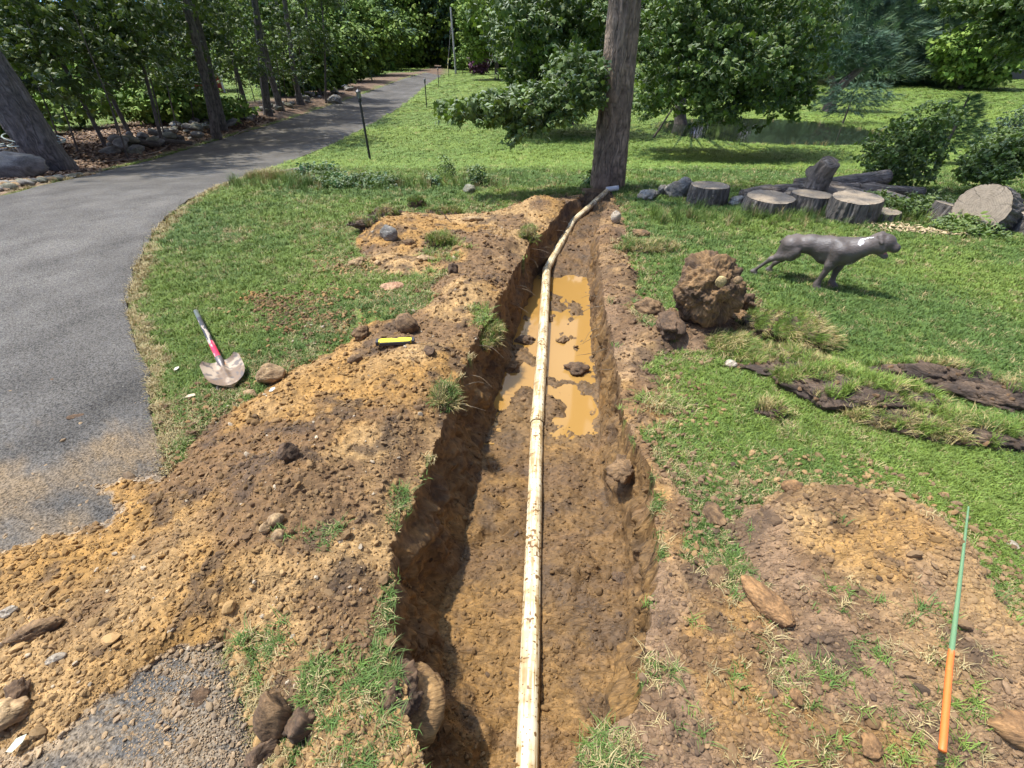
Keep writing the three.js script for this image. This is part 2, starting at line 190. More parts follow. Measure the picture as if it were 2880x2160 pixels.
// near ground: rows run across, columns crowd where the trench walls stand
{
  const rows = 470, cols = 860, D0 = .22, D1 = 11.5; const X = [], Y = [], Z = [], S = [], U = [], V = [];
  let vprev = 0, dprev = D0;
  for (let r = 0; r < rows; r++) {
    const d = D0 * Math.pow(D1 / D0, Math.pow(r / (rows - 1), .92)); vprev += d - dprev; dprev = d; const W = 1.9 + 1.2 * d, xl = edgeAt(EL, d), xr = edgeAt(ER, d); const n = 1400, cum = [0];
    for (let i = 0; i < n; i++) { const x = -W + 2 * W * (i + .5) / n; let g = 1; if (d < 9.8) { if (x > xl - .08 && x < xl + .26) g = 5; else if (x > xr - .2 && x < xr + .08) g = 6; else if (x > xl && x < xr) g = 2.2; else if (Math.abs(x) < 1.5 + .25 * d) g = 1.7; } cum.push(cum[i] + g); }
    let k = 0; let u = 0, px = 0, py = 0;
    for (let c = 0; c < cols; c++) {
      const t = cum[n] * c / (cols - 1); while (k < n - 1 && cum[k + 1] < t) k++; let x = -W + 2 * W * (k + (t - cum[k]) / (cum[k + 1] - cum[k])) / n, z = -d; const s = surf(x, z); let y = s.y;
      if (s.cls === 3 && s.w < .98) { const q = 4 * s.w * (1 - s.w); x += q * (.13 * fbm(x * 2 + 7, y * 5, z * 5, 5) + .025 * vn(1, y * 24, z * 24) + .012 * vn(4, y * 50, z * 50)); z += q * .02 * fbm(x * 3, y * 7, z * 7 + 4, 2); }
      if (c) u += Math.hypot(x - px, y - py); px = x; py = y; X.push(x); Y.push(y); Z.push(z); S.push(s); U.push(u - W); V.push(vprev);
    }
  }
  const sets = [[], [], [], []];
  for (let r = 0; r < rows - 1; r++) for (let c = 0; c < cols - 1; c++) {
    const a = r * cols + c, b = a + 1, e = a + cols, f = e + 1; const k = [S[a].cls, S[b].cls, S[e].cls, S[f].cls]; const cl = k.includes(3) ? 3 : Math.max(k[0], k[3]);
    sets[cl].push(a, b, f, a, f, e);
  }
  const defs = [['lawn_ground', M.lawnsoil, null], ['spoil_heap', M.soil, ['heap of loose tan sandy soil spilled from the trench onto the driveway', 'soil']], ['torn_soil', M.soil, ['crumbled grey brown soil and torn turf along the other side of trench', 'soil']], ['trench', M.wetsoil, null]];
  defs.forEach(([name, mat, lab], q) => {
    const map = new Map(), pos = [], col = [], uv = [], idx = [];
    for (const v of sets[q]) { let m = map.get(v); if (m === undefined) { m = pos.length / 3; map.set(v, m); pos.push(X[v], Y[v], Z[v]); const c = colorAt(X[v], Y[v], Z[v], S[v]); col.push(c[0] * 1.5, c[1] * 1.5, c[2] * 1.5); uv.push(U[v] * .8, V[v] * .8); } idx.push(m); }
    const o = mesh(name, geoFrom(pos, idx, col, uv), mat); if (lab) tag(o, ...lab); else o.userData.kind = 'structure';
  });
}
function sheet(name, x0, x1, d0, d1, nx, nd, xf) {
  const pos = [], col = [], uv = [], idx = [];
  for (let j = 0; j <= nd; j++) { const d = xf ? d0 * Math.pow(d1 / d0, j / nd) : mix(d0, d1, j / nd); for (let i = 0; i <= nx; i++) { let x = mix(x0(d), x1(d), i / nx); const s = { y: base(x, -d) + .01 * fbm(x * .7, 1, -d * .7, 2), cls: 0 }; pos.push(x, s.y, -d); const c = colorAt(x, s.y, -d, s); col.push(c[0] * 1.5, c[1] * 1.5, c[2] * 1.5); uv.push(x * .5, d * .5); } }
  for (let j = 0; j < nd; j++) for (let i = 0; i < nx; i++) { const a = j * (nx + 1) + i, e = a + nx + 1; idx.push(a, a + 1, e + 1, a, e + 1, e); }
  return [pos, col, uv, idx];
}
{
  const parts = [sheet('', d => -30 - 1.5 * d, d => 30 + 1.5 * d, 11.5, 300, 220, 150, true), sheet('', () => -47, d => -(1.9 + 1.2 * d), .22, 11.5, 30, 40), sheet('', d => 1.9 + 1.2 * d, () => 47, .22, 11.5, 30, 40), sheet('', () => -47, () => 47, -20, .22, 60, 24)];
  const gs = parts.map(p => geoFrom(p[0], p[3], p[1], p[2])); const o = mesh('ground', mergeGeometries(gs), M.lawnsoil); o.userData.kind = 'structure';
}
// driveway: a draped sheet with a crumbled edge
{
  const cR = new THREE.CatmullRomCurve3(DRIVE_R.map(p => new THREE.Vector3(p[0], 0, p[1])), false, 'centripetal'), cL = new THREE.CatmullRomCurve3(DRIVE_L.map(p => new THREE.Vector3(p[0], 0, p[1])), false, 'centripetal');
  const n = 900, m = 90, pos = [], col = [], uv = [], idx = []; const a = new THREE.Vector3(), b = new THREE.Vector3();
  for (let i = 0; i <= n; i++) {
    const t = i / n; cR.getPoint(t, a); cL.getPoint(t, b); a.x += .05 * fbm(a.z * 4, 1, 3, 3); 
    for (let j = -1; j <= m + 1; j++) { const s = clamp(j, 0, m) / m, x = mix(a.x, b.x, s * s * .35 + s * .65), z = mix(a.z, b.z, s * s * .35 + s * .65); const skirt = j < 0 || j > m; const y = base(x, z) + (skirt ? -.12 : .014 + .012 * Math.min(1, s * 12) * Math.min(1, (1 - s) * 12)); pos.push(x, y, z); uv.push(x * .9, z * .9);
      const e = x - a.x, n1 = fbm(x * .5, 1, z * .5, 4), n2 = fbm(x * 3, 2, z * 3, 3); let g = .148 + .055 * n1 + .03 * n2; const trk = fbm((x + .4 * z) * 2.2, 4, (z - .4 * x) * .35, 3); g += .04 * trk; let c = [g, g * .93, g * .82]; 
      const ds = Math.max(0, 1 - Math.hypot((x + 2) / 2.2, (z + 1.1) / 1.6)); c = mix3(c, [.27, .19, .105], clamp(.8 * sm(.02, .5, n2 * .6 + ds * .9 + .25 * fbm(x * 14, 3, z * 14, 2) - .28), 0, .8) * sm(0, .2, ds)); { const d2 = Math.max(0, 1 - Math.hypot((x + 1.2) / 1.5, (z + .7) / .85)); c = mix3(c, [.31, .235, .15], .8 * sm(0, .3, d2) * sm(-.32, .2, fbm(x * 22, 3, z * 22, 3) + .5 * n2 + .12)); } c = mix3(c, [.085, .079, .07], .7 * (1 - sm(.02, .16, s * Math.hypot(a.x - b.x, a.z - b.z) + .06 * n2)));
      col.push(c[0] * 1.35, c[1] * 1.35, c[2] * 1.35); }
  }
  const w = m + 3; for (let i = 0; i < n; i++) for (let j = 0; j < w - 1; j++) { const p = i * w + j; idx.push(p, p + w, p + w + 1, p, p + w + 1, p + 1); }
  const o = mesh('driveway', geoFrom(pos, idx, col, uv), M.asphalt); o.userData.kind = 'structure'; M.asphalt.side = THREE.DoubleSide;
}
// muddy water standing in the trench
{
  const pos = [], idx = [], n = 60, m = 16; for (let i = 0; i <= n; i++) { const d = mix(2.6, 7, i / n); const xl = edgeAt(EL, d) - .02, xr = edgeAt(ER, d) + .02; for (let j = 0; j <= m; j++) pos.push(mix(xl, xr, j / m), WATER, -d); }
  for (let i = 0; i < n; i++) for (let j = 0; j < m; j++) { const a = i * (m + 1) + j, e = a + m + 1; idx.push(a, a + 1, e + 1, a, e + 1, e); }
  const o = mesh('puddle_water', geoFrom(pos, idx), std([.33, .185, .05], .05)); o.userData.kind = 'structure';
}
// pond
{
  const pos = [], idx = [], n = 48; pos.push(12.8, -1.37, -25.8); for (let i = 0; i < n; i++) { const a = i / n * Math.PI * 2; pos.push(12.8 + 6.2 * Math.cos(a), -1.37, -25.8 - 6 * Math.sin(a)); } for (let i = 0; i < n; i++) idx.push(0, 1 + i, 1 + (i + 1) % n);
  const o = mesh('pond_water', geoFrom(pos, idx), std([.018, .024, .014], .05)); o.userData.kind = 'structure';
}

// ---------------------------------------------------------------- vegetation kit
const UP = new THREE.Vector3(0, 1, 0), _m = new THREE.Matrix4(), _q = new THREE.Quaternion(), _e = new THREE.Euler(), _p = new THREE.Vector3(), _s = new THREE.Vector3(), _c = new THREE.Color();
// list entries: [x,y,z, ex,ey,ez, sx,sy,sz, r,g,b]
function inst(name, geo, mat, list, parent) {
  const o = new THREE.InstancedMesh(geo, mat, list.length);
  list.forEach((a, i) => { _m.compose(_p.set(a[0], a[1], a[2]), _q.setFromEuler(_e.set(a[3], a[4], a[5], 'YXZ')), _s.set(a[6], a[7], a[8])); o.setMatrixAt(i, _m); o.setColorAt(i, _c.setRGB(a[9], a[10], a[11])); });
  o.castShadow = o.receiveShadow = true; o.name = parent ? name : numbered(name); o.userData.kind = 'stuff'; (parent || scene).add(o); return o;
}
function tuftGeo(n, rad, h0, h1, w, bend) {
  const pos = [], idx = [];
  for (let i = 0; i < n; i++) { const a = rnd() * 6.283, r = rad * Math.sqrt(rnd()), bx = r * Math.cos(a), bz = r * Math.sin(a), az = rnd() * 6.283, h = rr(h0, h1), l = h * rr(.15, bend), ww = w * rr(.7, 1.3) / 2; const dx = Math.cos(az), dz = Math.sin(az), sx = -dz * ww, sz = dx * ww, k = pos.length / 3;
    pos.push(bx - sx, -.006, bz - sz, bx + sx, -.006, bz + sz, bx + dx * l * .35 - sx * .8, h * .6, bz + dz * l * .35 - sz * .8, bx + dx * l * .35 + sx * .8, h * .6, bz + dz * l * .35 + sz * .8, bx + dx * l, h * (1 - .25 * l / h), bz + dz * l); idx.push(k, k + 1, k + 3, k, k + 3, k + 2, k + 2, k + 3, k + 4); }
  return geoFrom(pos, idx);
}
const tufts = [0, 1, 2].map(() => tuftGeo(15, .032, .03, .062, .0042, .9)), longTufts = [0, 1].map(() => tuftGeo(22, .035, .06, .13, .0045, 1.1)), weedTuft = tuftGeo(26, .08, .18, .42, .009, .8);
const leafOutline = { maple: [[0, -.04], [.2, .03], [.46, -.02], [.4, .2], [.58, .42], [.32, .46], [.2, .6], [0, 1], [-.2, .6], [-.32, .46], [-.58, .42], [-.4, .2], [-.46, -.02], [-.2, .03]], oval: [[0, 0], [.2, .28], [.2, .62], [0, 1], [-.2, .62], [-.2, .28]], broad: [[0, 0], [.3, .25], [.33, .6], [0, 1], [-.33, .6], [-.3, .25]] };
function sprigGeo(kind, n, spread, flat) {
  const pos = [], idx = [], out = leafOutline[kind], v = new THREE.Vector3();
  for (let i = 0; i < n; i++) {
    const t = i / n, bx = (t - .3) * spread, a = (i % 2 ? 1 : -1) * rr(.5, 1.5) + rr(-.3, .3); _q.setFromEuler(_e.set(rr(-1, 1) * flat + .35, a, rr(-1, 1) * flat, 'YXZ')); const s = rr(.65, 1.1), k = pos.length / 3, by = rr(-.35, .35) * spread * .35, bz = rr(-.4, .4) * spread * .5;
    const put = (x, y, z) => { v.set(x * s, z * s, y * s).applyQuaternion(_q); pos.push(v.x + bx, v.y + by, v.z + bz); };
    put(0, .35, .05); for (const [x, y] of out) put(x, y, -.12 * Math.abs(x) - .1 * y * y); for (let j = 0; j < out.length; j++) idx.push(k, k + 1 + j, k + 1 + (j + 1) % out.length);
  }
  return geoFrom(pos, idx);
}
function needleGeo(n, len, w, spread) { const pos = [], idx = []; for (let i = 0; i < n; i++) { const a = rnd() * 6.283, t = rr(.1, 1) * spread, l = len * rr(.7, 1.1), k = pos.length / 3; const dx = Math.sin(t) * Math.cos(a), dy = Math.sin(t) * Math.sin(a), dz = Math.cos(t), o = rr(0, .9) * len; const px = -dy, py = dx; pos.push(px * w, py * w, o, -px * w, -py * w, o, dx * l, dy * l + .1 * l, o + dz * l); idx.push(k, k + 1, k + 2); } return geoFrom(pos, idx); }
const SPR = { maple: [0, 1, 2].map(() => sprigGeo('maple', 8, 2.6, .75)), oval: [0, 1].map(() => sprigGeo('oval', 14, 3, .9)), broad: [0, 1].map(() => sprigGeo('broad', 11, 3, .9)), needle: [needleGeo(34, .8, .055, .8)], spruce: [needleGeo(30, 1, .035, 1.1)] };
function tube(pts, rads, seg, col, ridge = 0, vs = 2, capEnd = true, k0 = 0) {
  const cv = new THREE.CatmullRomCurve3(pts.map(p => new THREE.Vector3(...p))), n = Math.max(2, vs), pos = [], cl = [], uv = [], idx = []; const T = new THREE.Vector3(), N = new THREE.Vector3(1, 0, 0), Bn = new THREE.Vector3(), P = new THREE.Vector3(); let len = 0, pp = null; const circ = 6.283 * rads[0];
  for (let i = 0; i <= n; i++) {
    const t = i / n; cv.getPoint(t, P); cv.getTangent(t, T); N.addScaledVector(T, -N.dot(T)).normalize(); if (N.lengthSq() < .5) N.set(0, 0, 1).addScaledVector(T, -T.z).normalize(); Bn.crossVectors(T, N); if (pp) len += P.distanceTo(pp); pp = P.clone(); const f = t * (rads.length - 1), j = Math.min(rads.length - 2, Math.floor(f)), r0 = mix(rads[j], rads[j + 1], f - j);
    for (let s = 0; s <= seg; s++) { const a = s / seg * 6.28318, ca = Math.cos(a), sa = Math.sin(a); let r = r0; if (ridge) { const q = fbm(ca * 2.2 + k0, len * 1.1, sa * 2.2, 3), w = 1 - Math.abs(vn(ca * 7 + q * 1.5 + k0, len * 1.6, sa * 7 + q * 1.5)); r *= 1 + ridge * (w - .6) + .1 * q * Math.min(1, ridge * 12); }
      pos.push(P.x + (N.x * ca + Bn.x * sa) * r, P.y + (N.y * ca + Bn.y * sa) * r, P.z + (N.z * ca + Bn.z * sa) * r); const g = 1 + .3 * fbm(ca * 3 + k0, len * 2, sa * 3, 3); cl.push(col[0] * g, col[1] * g, col[2] * g); uv.push(s / seg * Math.max(1, Math.round(circ / .7)), len / 1.4); }
  }
  for (let i = 0; i < n; i++) for (let s = 0; s < seg; s++) { const a = i * (seg + 1) + s, b = a + seg + 1; idx.push(a, a + 1, b + 1, a, b + 1, b); }
  if (capEnd) for (const e of [0, n]) { const c = pos.length / 3; cv.getPoint(e / n, P); pos.push(P.x, P.y, P.z); cl.push(...col); uv.push(.5, .5); for (let s = 0; s < seg; s++) { const a = e * (seg + 1) + s; e ? idx.push(c, a, a + 1) : idx.push(c, a + 1, a); } }
  return geoFrom(pos, idx, cl, uv);
}
const GRN = { maple: [[.095, .16, .012], [.12, .195, .014], [.145, .22, .018], [.075, .13, .014]], bright: [[.125, .21, .022], [.16, .245, .03], [.105, .18, .022], [.18, .25, .035]], under: [[.09, .145, .01], [.12, .185, .012], [.145, .21, .016], [.07, .115, .01]], blue: [[.07, .13, .07], [.085, .155, .08], [.06, .11, .06]], dark: [[.025, .055, .018], [.035, .07, .02], [.03, .065, .028]], purple: [[.11, .035, .06], [.15, .05, .09], [.08, .025, .04], [.19, .08, .13]] };
// leaves through a set of ellipsoids; clumps and gaps come from noise
function leafList(blobs, size, cols, o = {}) {
  const L = []; const fr = o.freq ?? 1.1, th = o.th ?? -.12;
  for (const [cx, cy, cz, rx, ry, rz, n] of blobs) { let got = 0, tries = 0; const c0 = rnd() * 99; while (got < n && tries++ < n * 5) {
    const a = rnd() * 6.283, u = rr(-1, 1), k = Math.pow(rnd(), o.core ?? .45), s = Math.sqrt(1 - u * u), wob = 1 + (o.wob ?? .45) * fbm(Math.cos(a) * s * 2.4 + c0, u * 2.4, Math.sin(a) * s * 2.4, 3); const x = cx + rx * k * s * Math.cos(a) * wob, y = cy + ry * k * u * wob, z = cz + rz * k * s * Math.sin(a) * wob;
    if (fbm(x * fr + c0, y * fr * 1.6, z * fr, 3) < th) continue; got++; const c = pick(cols), j = rr(.75, 1.25), sz = size * rr(.7, 1.3); const out = Math.atan2(s * Math.cos(a) * rx, s * Math.sin(a) * rz);
    L.push([x, y, z, rr(-.2, .9) * (o.tilt ?? 1), o.needle ? out + rr(-.5, .5) : rnd() * 6.283, rr(-.6, .6), sz, sz, sz, c[0] * j, c[1] * j, c[2] * j * rr(.8, 1.2)]); } }
  return L;
}
function tree(o) {
  const y0 = base(o.x, o.z), g = thing(o.name, o.label, o.cat ?? 'tree', [o.x, y0, o.z], 0, o.group); const lx = o.lean ?? 0, lz = o.leanZ ?? 0, h = o.h, r = o.r, W = o.wob ?? .012; const ax = t => [lx * h * t + W * h * Math.sin(t * 5 + o.x), h * t, lz * h * t + W * h * Math.cos(t * 4 + o.z)];
  if (r) { const a0 = ax(0), pts = [[a0[0] * 0 + ax(0)[0], -.25, ax(0)[2]], ax(.02), ax(.06), ax(.15), ax(.35), ax(.6), ax(.85), ax(1)]; const f = o.flare ?? 1.35; mesh('trunk', tube(pts, [r * f, r * (f * .6 + .4), r * 1.02, r * .96, r * .85, r * .65, r * .4, r * .15], o.seg ?? 20, o.bark ?? [.2, .17, .14], o.ridge ?? .06, o.vs ?? 40, true, o.x), r > .12 ? M.bark : M.barkThin, g); }
  for (const l of o.limbs ?? []) mesh('limb', tube(l.p, l.r, 9, o.bark ?? [.2, .17, .14], .05, 16, true, l.p[0][1]), M.barkThin, g);
  if (o.blobs) { if (r && !o.noLimbs) for (const b of o.blobs) { const t = clamp((b[1] - b[4] * .4) / h, .12, .92), s = ax(t); mesh('limb', tube([s, [mix(s[0], b[0], .5), mix(s[1], b[1], .35), mix(s[2], b[2], .5)], [b[0], b[1], b[2]]], [r * .3 * (1 - t * .5), r * .2, r * .06], 7, o.bark ?? [.2, .17, .14], 0, 10, true), M.barkThin, g); }
    const list = leafList(o.blobs, o.size ?? .12, o.cols ?? GRN.maple, o.opt), sp = SPR[o.sprig ?? 'maple']; sp.forEach((geo, i) => { const sub = list.filter((_, k) => k % sp.length === i); if (sub.length) inst(i ? 'leaves' : 'crown', geo, o.far ? M.leafFar : M.leaf, sub, g); }); }
  return g;
}

// ---------------------------------------------------------------- grass
function grassColor(x, z, straw) { const n = fbm(x * .8, 3, z * .8, 3), m = rnd(); if (m < straw) { const j = rr(.7, 1.15); return [.42 * j, .33 * j, .15 * j]; } const y = sm(-.3, .4, n + rr(-.3, .3)); const j = rr(.75, 1.25); return [mix(.092, .165, y) * j, mix(.16, .235, y) * j, mix(.027, .033, y) * j]; }
{
  const L = [[], [], []], S = [], N = 175000, D0 = .4, D1 = 14;
  for (let i = 0; i < N; i++) {
    const d = D0 * Math.pow(D1 / D0, rnd()), W = 1.2 * d + 2, x = rr(-W, W), z = -d; if (x < woodsEdge(d) + .05 && d > 4) continue; const s = surf(x, z); if (s.cls === 3) continue; const dr = s.dr ?? sdp(DRIVE, x, z); if (dr > .01 || (x < -5 && dr > -.02)) continue;
    let den = 1, straw = .05, sc = .72 + .13 * d; if (s.cls === 1) { den = ell(TUFTS, x, z); straw = .25; } else if (s.cls === 2) { den = Math.max(ell(TUFTS, x, z) * .8, .004); straw = .4; }
    else { if (s.sL > -.25 || s.sR > -.15) { straw = .3; den = .75; } if (x < 0 && d < 8 && s.sL > -.5) straw = Math.max(straw, .2); straw += .14 * sm(.12, .4, fbm(x * 2.2, 6, z * 2.2, 3)); }
    if (s.cls) den *= clamp(d / 2.2, .22, 1); let edge = 0; if (dr > -.07 - .012 * d + .16 * fbm(x * 6, 1, z * 6, 2) && x < 0 && s.cls === 0) { edge = 1; straw = .93; sc *= 1.05; }
    if (rnd() > den) continue; const c = grassColor(x, z, straw); const e = [x, s.y, z, rr(-.25, .25), rnd() * 6.28, rr(-.25, .25), sc, sc * rr(.36, .7), sc, ...c]; if (s.cls && rnd() < .3) { e[6] *= .8; e[7] *= .62; e[8] *= .8; S.push(e); } else L[i % 3].push(e);
  }
  L.forEach((l, i) => tag(inst('lawn_grass', tufts[i], M.grass, l), 'short mown green grass blades covering the lawn around the trench', 'grass', 'mown lawn grass'));
  tag(inst('torn_grass', longTufts[0], M.grass, S), 'long loose grass tufts sticking out of the dug soil', 'grass');
  const F = [], N2 = 150000; for (let i = 0; i < N2; i++) { const d = 13 * Math.pow(130 / 13, rnd()), W = 1.25 * d + 6, x = rr(-W, W), z = -d; const wd = woodsEdge(Math.min(d, 100)); if (x < wd && x > wd - 5.5) continue; if (x > wd - .5 && x < 0 && sdp(DRIVE, x, z) > -.03) continue; if (Math.hypot((x - 12.8) / 4.7, (d - 25.8) / 4.5) < 1.08) continue; const sc = 1.6 + .13 * d, c = grassColor(x * .5, z * .5, .02 + .05 * sm(.1, .4, fbm(x, 6, z, 3))); F.push([x, base(x, z), z, rr(-.2, .2), rnd() * 6.28, rr(-.2, .2), sc, Math.min(1.5, sc * .4) * rr(.5, 1), sc, mix(.155, c[0] * 1.3, .45), mix(.235, c[1] * 1.22, .45), mix(.03, c[2], .5)]); }
  tag(inst('far_lawn_grass', tufts[1], M.grass, F), 'sunlit mown grass of the wide lawn beyond the tree', 'grass');
}
// ---------------------------------------------------------------- crumbs of soil
let crumbGeos;
function rockGeo(k, sx, sy, sz, detail = 3, rough = .3, cuts = 4, col = [.3, .25, .2], col2 = null) {
  let g = new THREE.IcosahedronGeometry(1, detail); g.deleteAttribute('uv'); g.deleteAttribute('normal'); g = mergeVertices(g, 1e-4); const P = g.attributes.position, C = [], U = []; const iso = Math.min(.12, (sx + sy + sz) / 3); const pl = []; for (let i = 0; i < cuts; i++) { const v = new THREE.Vector3(hash(i, k, 1) - .5, hash(i, k, 2) - .5, hash(i, k, 3) - .5).normalize(); pl.push([v, .55 + .35 * hash(i, k, 4)]); }
  for (let i = 0; i < P.count; i++) { _p.fromBufferAttribute(P, i); const q = _p.clone(), hx = q.x * sx / iso, hy = q.y * sy / iso, hz = q.z * sz / iso; for (const [v, d] of pl) { const t = _p.dot(v); if (t > d) _p.addScaledVector(v, (d - t) * .85); } const f = 1 + rough * fbm(q.x * 1.6 + k * 7.1, q.y * 1.6, q.z * 1.6, 4) + rough * (rough > .35 ? .1 : .3) * vn(q.x * 7 + k, q.y * 7, q.z * 7) + (rough > .35 ? rough * Math.min(1, .22 / (sx + sy + sz) * 1.6 + .25) * (.34 * fbm(hx * 2.4 + k, hy * 2.4, hz * 2.4, 4) + .2 * vn(hx * 6, hy * 6 + k, hz * 6) * sm(-.25, .25, fbm(q.x * 1.3 + k, q.y * 1.3, q.z * 1.3, 2)) + .12 * vn(hx * 13, hy * 13, hz * 13 + k)) : .02 * vn(q.x * 20, q.y * 20 + k, q.z * 20)); _p.multiplyScalar(f); P.setXYZ(i, _p.x * sx, _p.y * sy, _p.z * sz); const n = fbm(hx * 1.6 + k, hy * 1.6, hz * 1.6 + 3, 4); let c = mix3(col, col2 ?? col.map(a => a * .6), sm(-.2, .3, n)); const j = 1.45 * (1 + .25 * vn(hx * 12, hy * 12 + k, hz * 12)); C.push(c[0] * j, c[1] * j, c[2] * j); U.push((q.x * sx + q.y * sy * .7) * 2, (q.z * sz - q.y * sy * .7) * 2); }
  g.setAttribute('color', new THREE.Float32BufferAttribute(C, 3)); g.setAttribute('uv', new THREE.Float32BufferAttribute(U, 2)); g.computeVertexNormals(); return g;
}
{
  const geos = crumbGeos = [1, 2, 3, 4].map(k => { let g = rockGeo(k, 1, .75, .9, 1, .34, 5); g.deleteAttribute('color'); g.deleteAttribute('uv'); g = g.toNonIndexed(); g.computeVertexNormals(); return g; }); const L = [[], [], [], []], T = [[], [], [], []], A = [[], []];
  const place = (x, z, s, L2, r) => { let c; const m = rnd(); if (s.cls === 3) c = m < .45 ? C.brown : m < .8 ? C.floor : C.dark; else if (s.cls === 2) c = m < .4 ? C.grey : m < .65 ? C.brown : m < .85 ? C.sand : C.dark; else c = m < .42 ? C.sand : m < .62 ? C.gold : m < .84 ? C.brown : m < .985 ? C.dark : [.42, .34, .23]; { const k0 = colorAt(x, s.y, z, s).map(v => v * .95); c = mix3(c, k0, m > .985 ? .1 : .68); } const j = rr(.72, 1.18); L2[Math.floor(rnd() * L2.length)].push([x, s.y + r * rr(-.2, .35), z, rr(-1, 1), rnd() * 6.28, rr(-1, 1), r * rr(.8, 1.5), r * rr(.7, 1), r, c[0] * j, c[1] * j, c[2] * j]); };
  for (let i = 0; i < 190000; i++) { const d = .42 * Math.pow(9 / .42, rnd()), W = 1.15 * d + 1.5, x = rr(-W, W * .95), z = -d; if (Math.abs(x) > 4.5) continue; const s = surf(x, z); if (!s.cls) { if (s.dr > 0 && x > -4) { if (rnd() < .75 * Math.exp(-((-x - 1.2) ** 2) * .5 - (d - .7) ** 2 * .7)) place(x, z, { ...s, y: base(x, z) + .02, cls: 1 }, A, (rnd() < .04 ? rr(.008, .018) : rr(.002, .0055)) * (.6 + .25 * d)); } else if ((s.sL > -.6 && rnd() < .12) || (s.sR > -.3 && rnd() < .15)) place(x, z, { ...s, y: s.y + .015, cls: s.sL > -.6 ? 1 : 2 }, L, rr(.005, .02)); continue; }
    const big = Math.pow(rnd(), 9); let r = (.0022 + .0025 * rnd() + .016 * big) * (.6 + .22 * Math.min(d, 5)); if (rnd() < .0012) r = rr(.018, .032); if (s.cls === 3) { if (s.w < .9 ? rnd() < .7 : rnd() < .4) continue; if (s.y < WATER - .002 && d > 2.5 && d < 6.2) continue; place(x, z, s, T, r * .9); } else place(x, z, s, L, r); }
  for (const [px, pz, rad, n] of [[-2.215,-4, .3, 260], [-1.829,-3.662, .32, 320], [-2.462,-4.159, .12, 60], [-1.744,-4.986, .3, 200], [-1.763,-4.159, .2, 90]]) for (let i = 0; i < n; i++) { const x = px + gauss() * rad * .6, z = pz + gauss() * rad * .45, s = surf(x, z); if (s.cls || s.dr > 0) continue; place(x, z, { ...s, y: s.y + .02, cls: 1, w: .05 }, L, rr(.006, .022)); }
  L.forEach((l, i) => tag(inst('soil_crumbs', geos[i], M.crumb, l), 'loose tan and brown soil crumbs scattered over the dug heaps', 'soil crumbs', 'soil crumbs on the heaps'));
  T.forEach((l, i) => tag(inst('trench_crumbs', geos[i], M.crumb, l), 'damp brown soil crumbs lying on the trench floor', 'soil crumbs', 'soil crumbs in the trench'));
  A.forEach((l, i) => tag(inst('driveway_grit', geos[i], M.crumb, l), 'sandy grit scattered over the grey driveway', 'grit', 'grit on the driveway'));
}
// ---------------------------------------------------------------- stones and clods, one by one
const STONE = { tan: [[.42, .29, .15], [.25, .16, .08]], orange: [[.29, .16, .065], [.19, .105, .045]], grey: [[.26, .245, .215], [.16, .15, .13]], white: [[.42, .36, .27], [.33, .27, .2]], brown: [[.21, .128, .06], [.12, .072, .035]], dark: [[.135, .082, .044], [.085, .053, .03]], red: [[.44, .26, .15], [.33, .18, .1]], moss: [[.22, .21, .15], [.13, .13, .09]] };
let rk = 10;
function rock(name, label, cat, x, z, sx, sy, sz, c, o = {}) { const y = o.y ?? groundY(x, z); const g = rockGeo(rk++, sx, sy, sz, o.detail ?? (Math.max(sx, sz) > .06 ? 8 : 5), o.rough ?? .3, o.cuts ?? 4, ...STONE[c]); const m = mesh(name, g, M.rock); m.position.set(x, y + sy * (o.lift ?? .55), z); m.rotation.set(o.rx ?? 0, o.ry ?? rk * 1.3, o.rz ?? 0); return tag(m, label, cat, o.group); }
rock('stone', 'angular tan stone beside the shovel blade', 'stone', -1.717,-2.705, .095, .085, .08, 'tan', { ry: .5, cuts: 6, rough: .18 });
rock('stone', 'small flat tan stone touching the front of the shovel blade', 'stone', -1.78,-2.532, .055, .025, .03, 'tan');
rock('soil_clod', 'brown soil clod with dark underside left of the rounded boulder', 'clod', -1.229,-3.303, .085, .06, .06, 'brown', { rough: .5 });
rock('stone', 'rounded brown boulder on the heap behind the yellow level', 'stone', -0.865,-3.374, .10, .085, .09, 'brown', { cuts: 1, rough: .16 });
rock('stone', 'flattish brown stone in front of the left end of the yellow level', 'stone', -1.156,-2.869, .06, .035, .045, 'brown', { rough: .2 });
rock('soil_clod', 'dark lump of soil in front of the right end of the yellow level', 'clod', -0.607,-2.921, .055, .032, .04, 'dark', { rough: .5 });
rock('stone', 'flat reddish stone half sunk in the lawn left of the heap', 'stone', -1.207,-4.365, .12, .035, .085, 'red', { cuts: 2, rough: .15 });
rock('stone', 'grey angular stone on the far end of the heap', 'stone', -1.545,-5.785, .135, .11, .09, 'grey', { ry: -.5, rz: .25, cuts: 6, rough: .2 });
rock('soil_clod', 'brown stone lying right of the grey angular stone', 'clod', -1.254,-5.602, .08, .05, .05, 'brown');
rock('soil_clod', 'pale crumbling clod in the grass below the grey angular stone', 'clod', -1.749,-5.001, .10, .05, .06, 'tan', { rough: .5 });
rock('stone', 'small tan stone beside the pale crumbling clod', 'stone', -1.499,-5.001, .045, .035, .035, 'tan');
rock('stone', 'flat tan slab on the heap near the drooping stick', 'stone', -0.556,-6.714, .16, .035, .07, 'tan', { ry: .1, cuts: 6, rough: .15 });
rock('stone', 'flat tan slab lying across the heap above the reddish stone', 'stone', -0.962,-5.03, .11, .03, .05, 'tan', { ry: -.3, cuts: 6, rough: .2 });
rock('soil_clod', 'dark upright soil lump on the heap right of the reddish stone', 'clod', -0.598,-4.536, .05, .07, .05, 'dark', { rough: .5 });
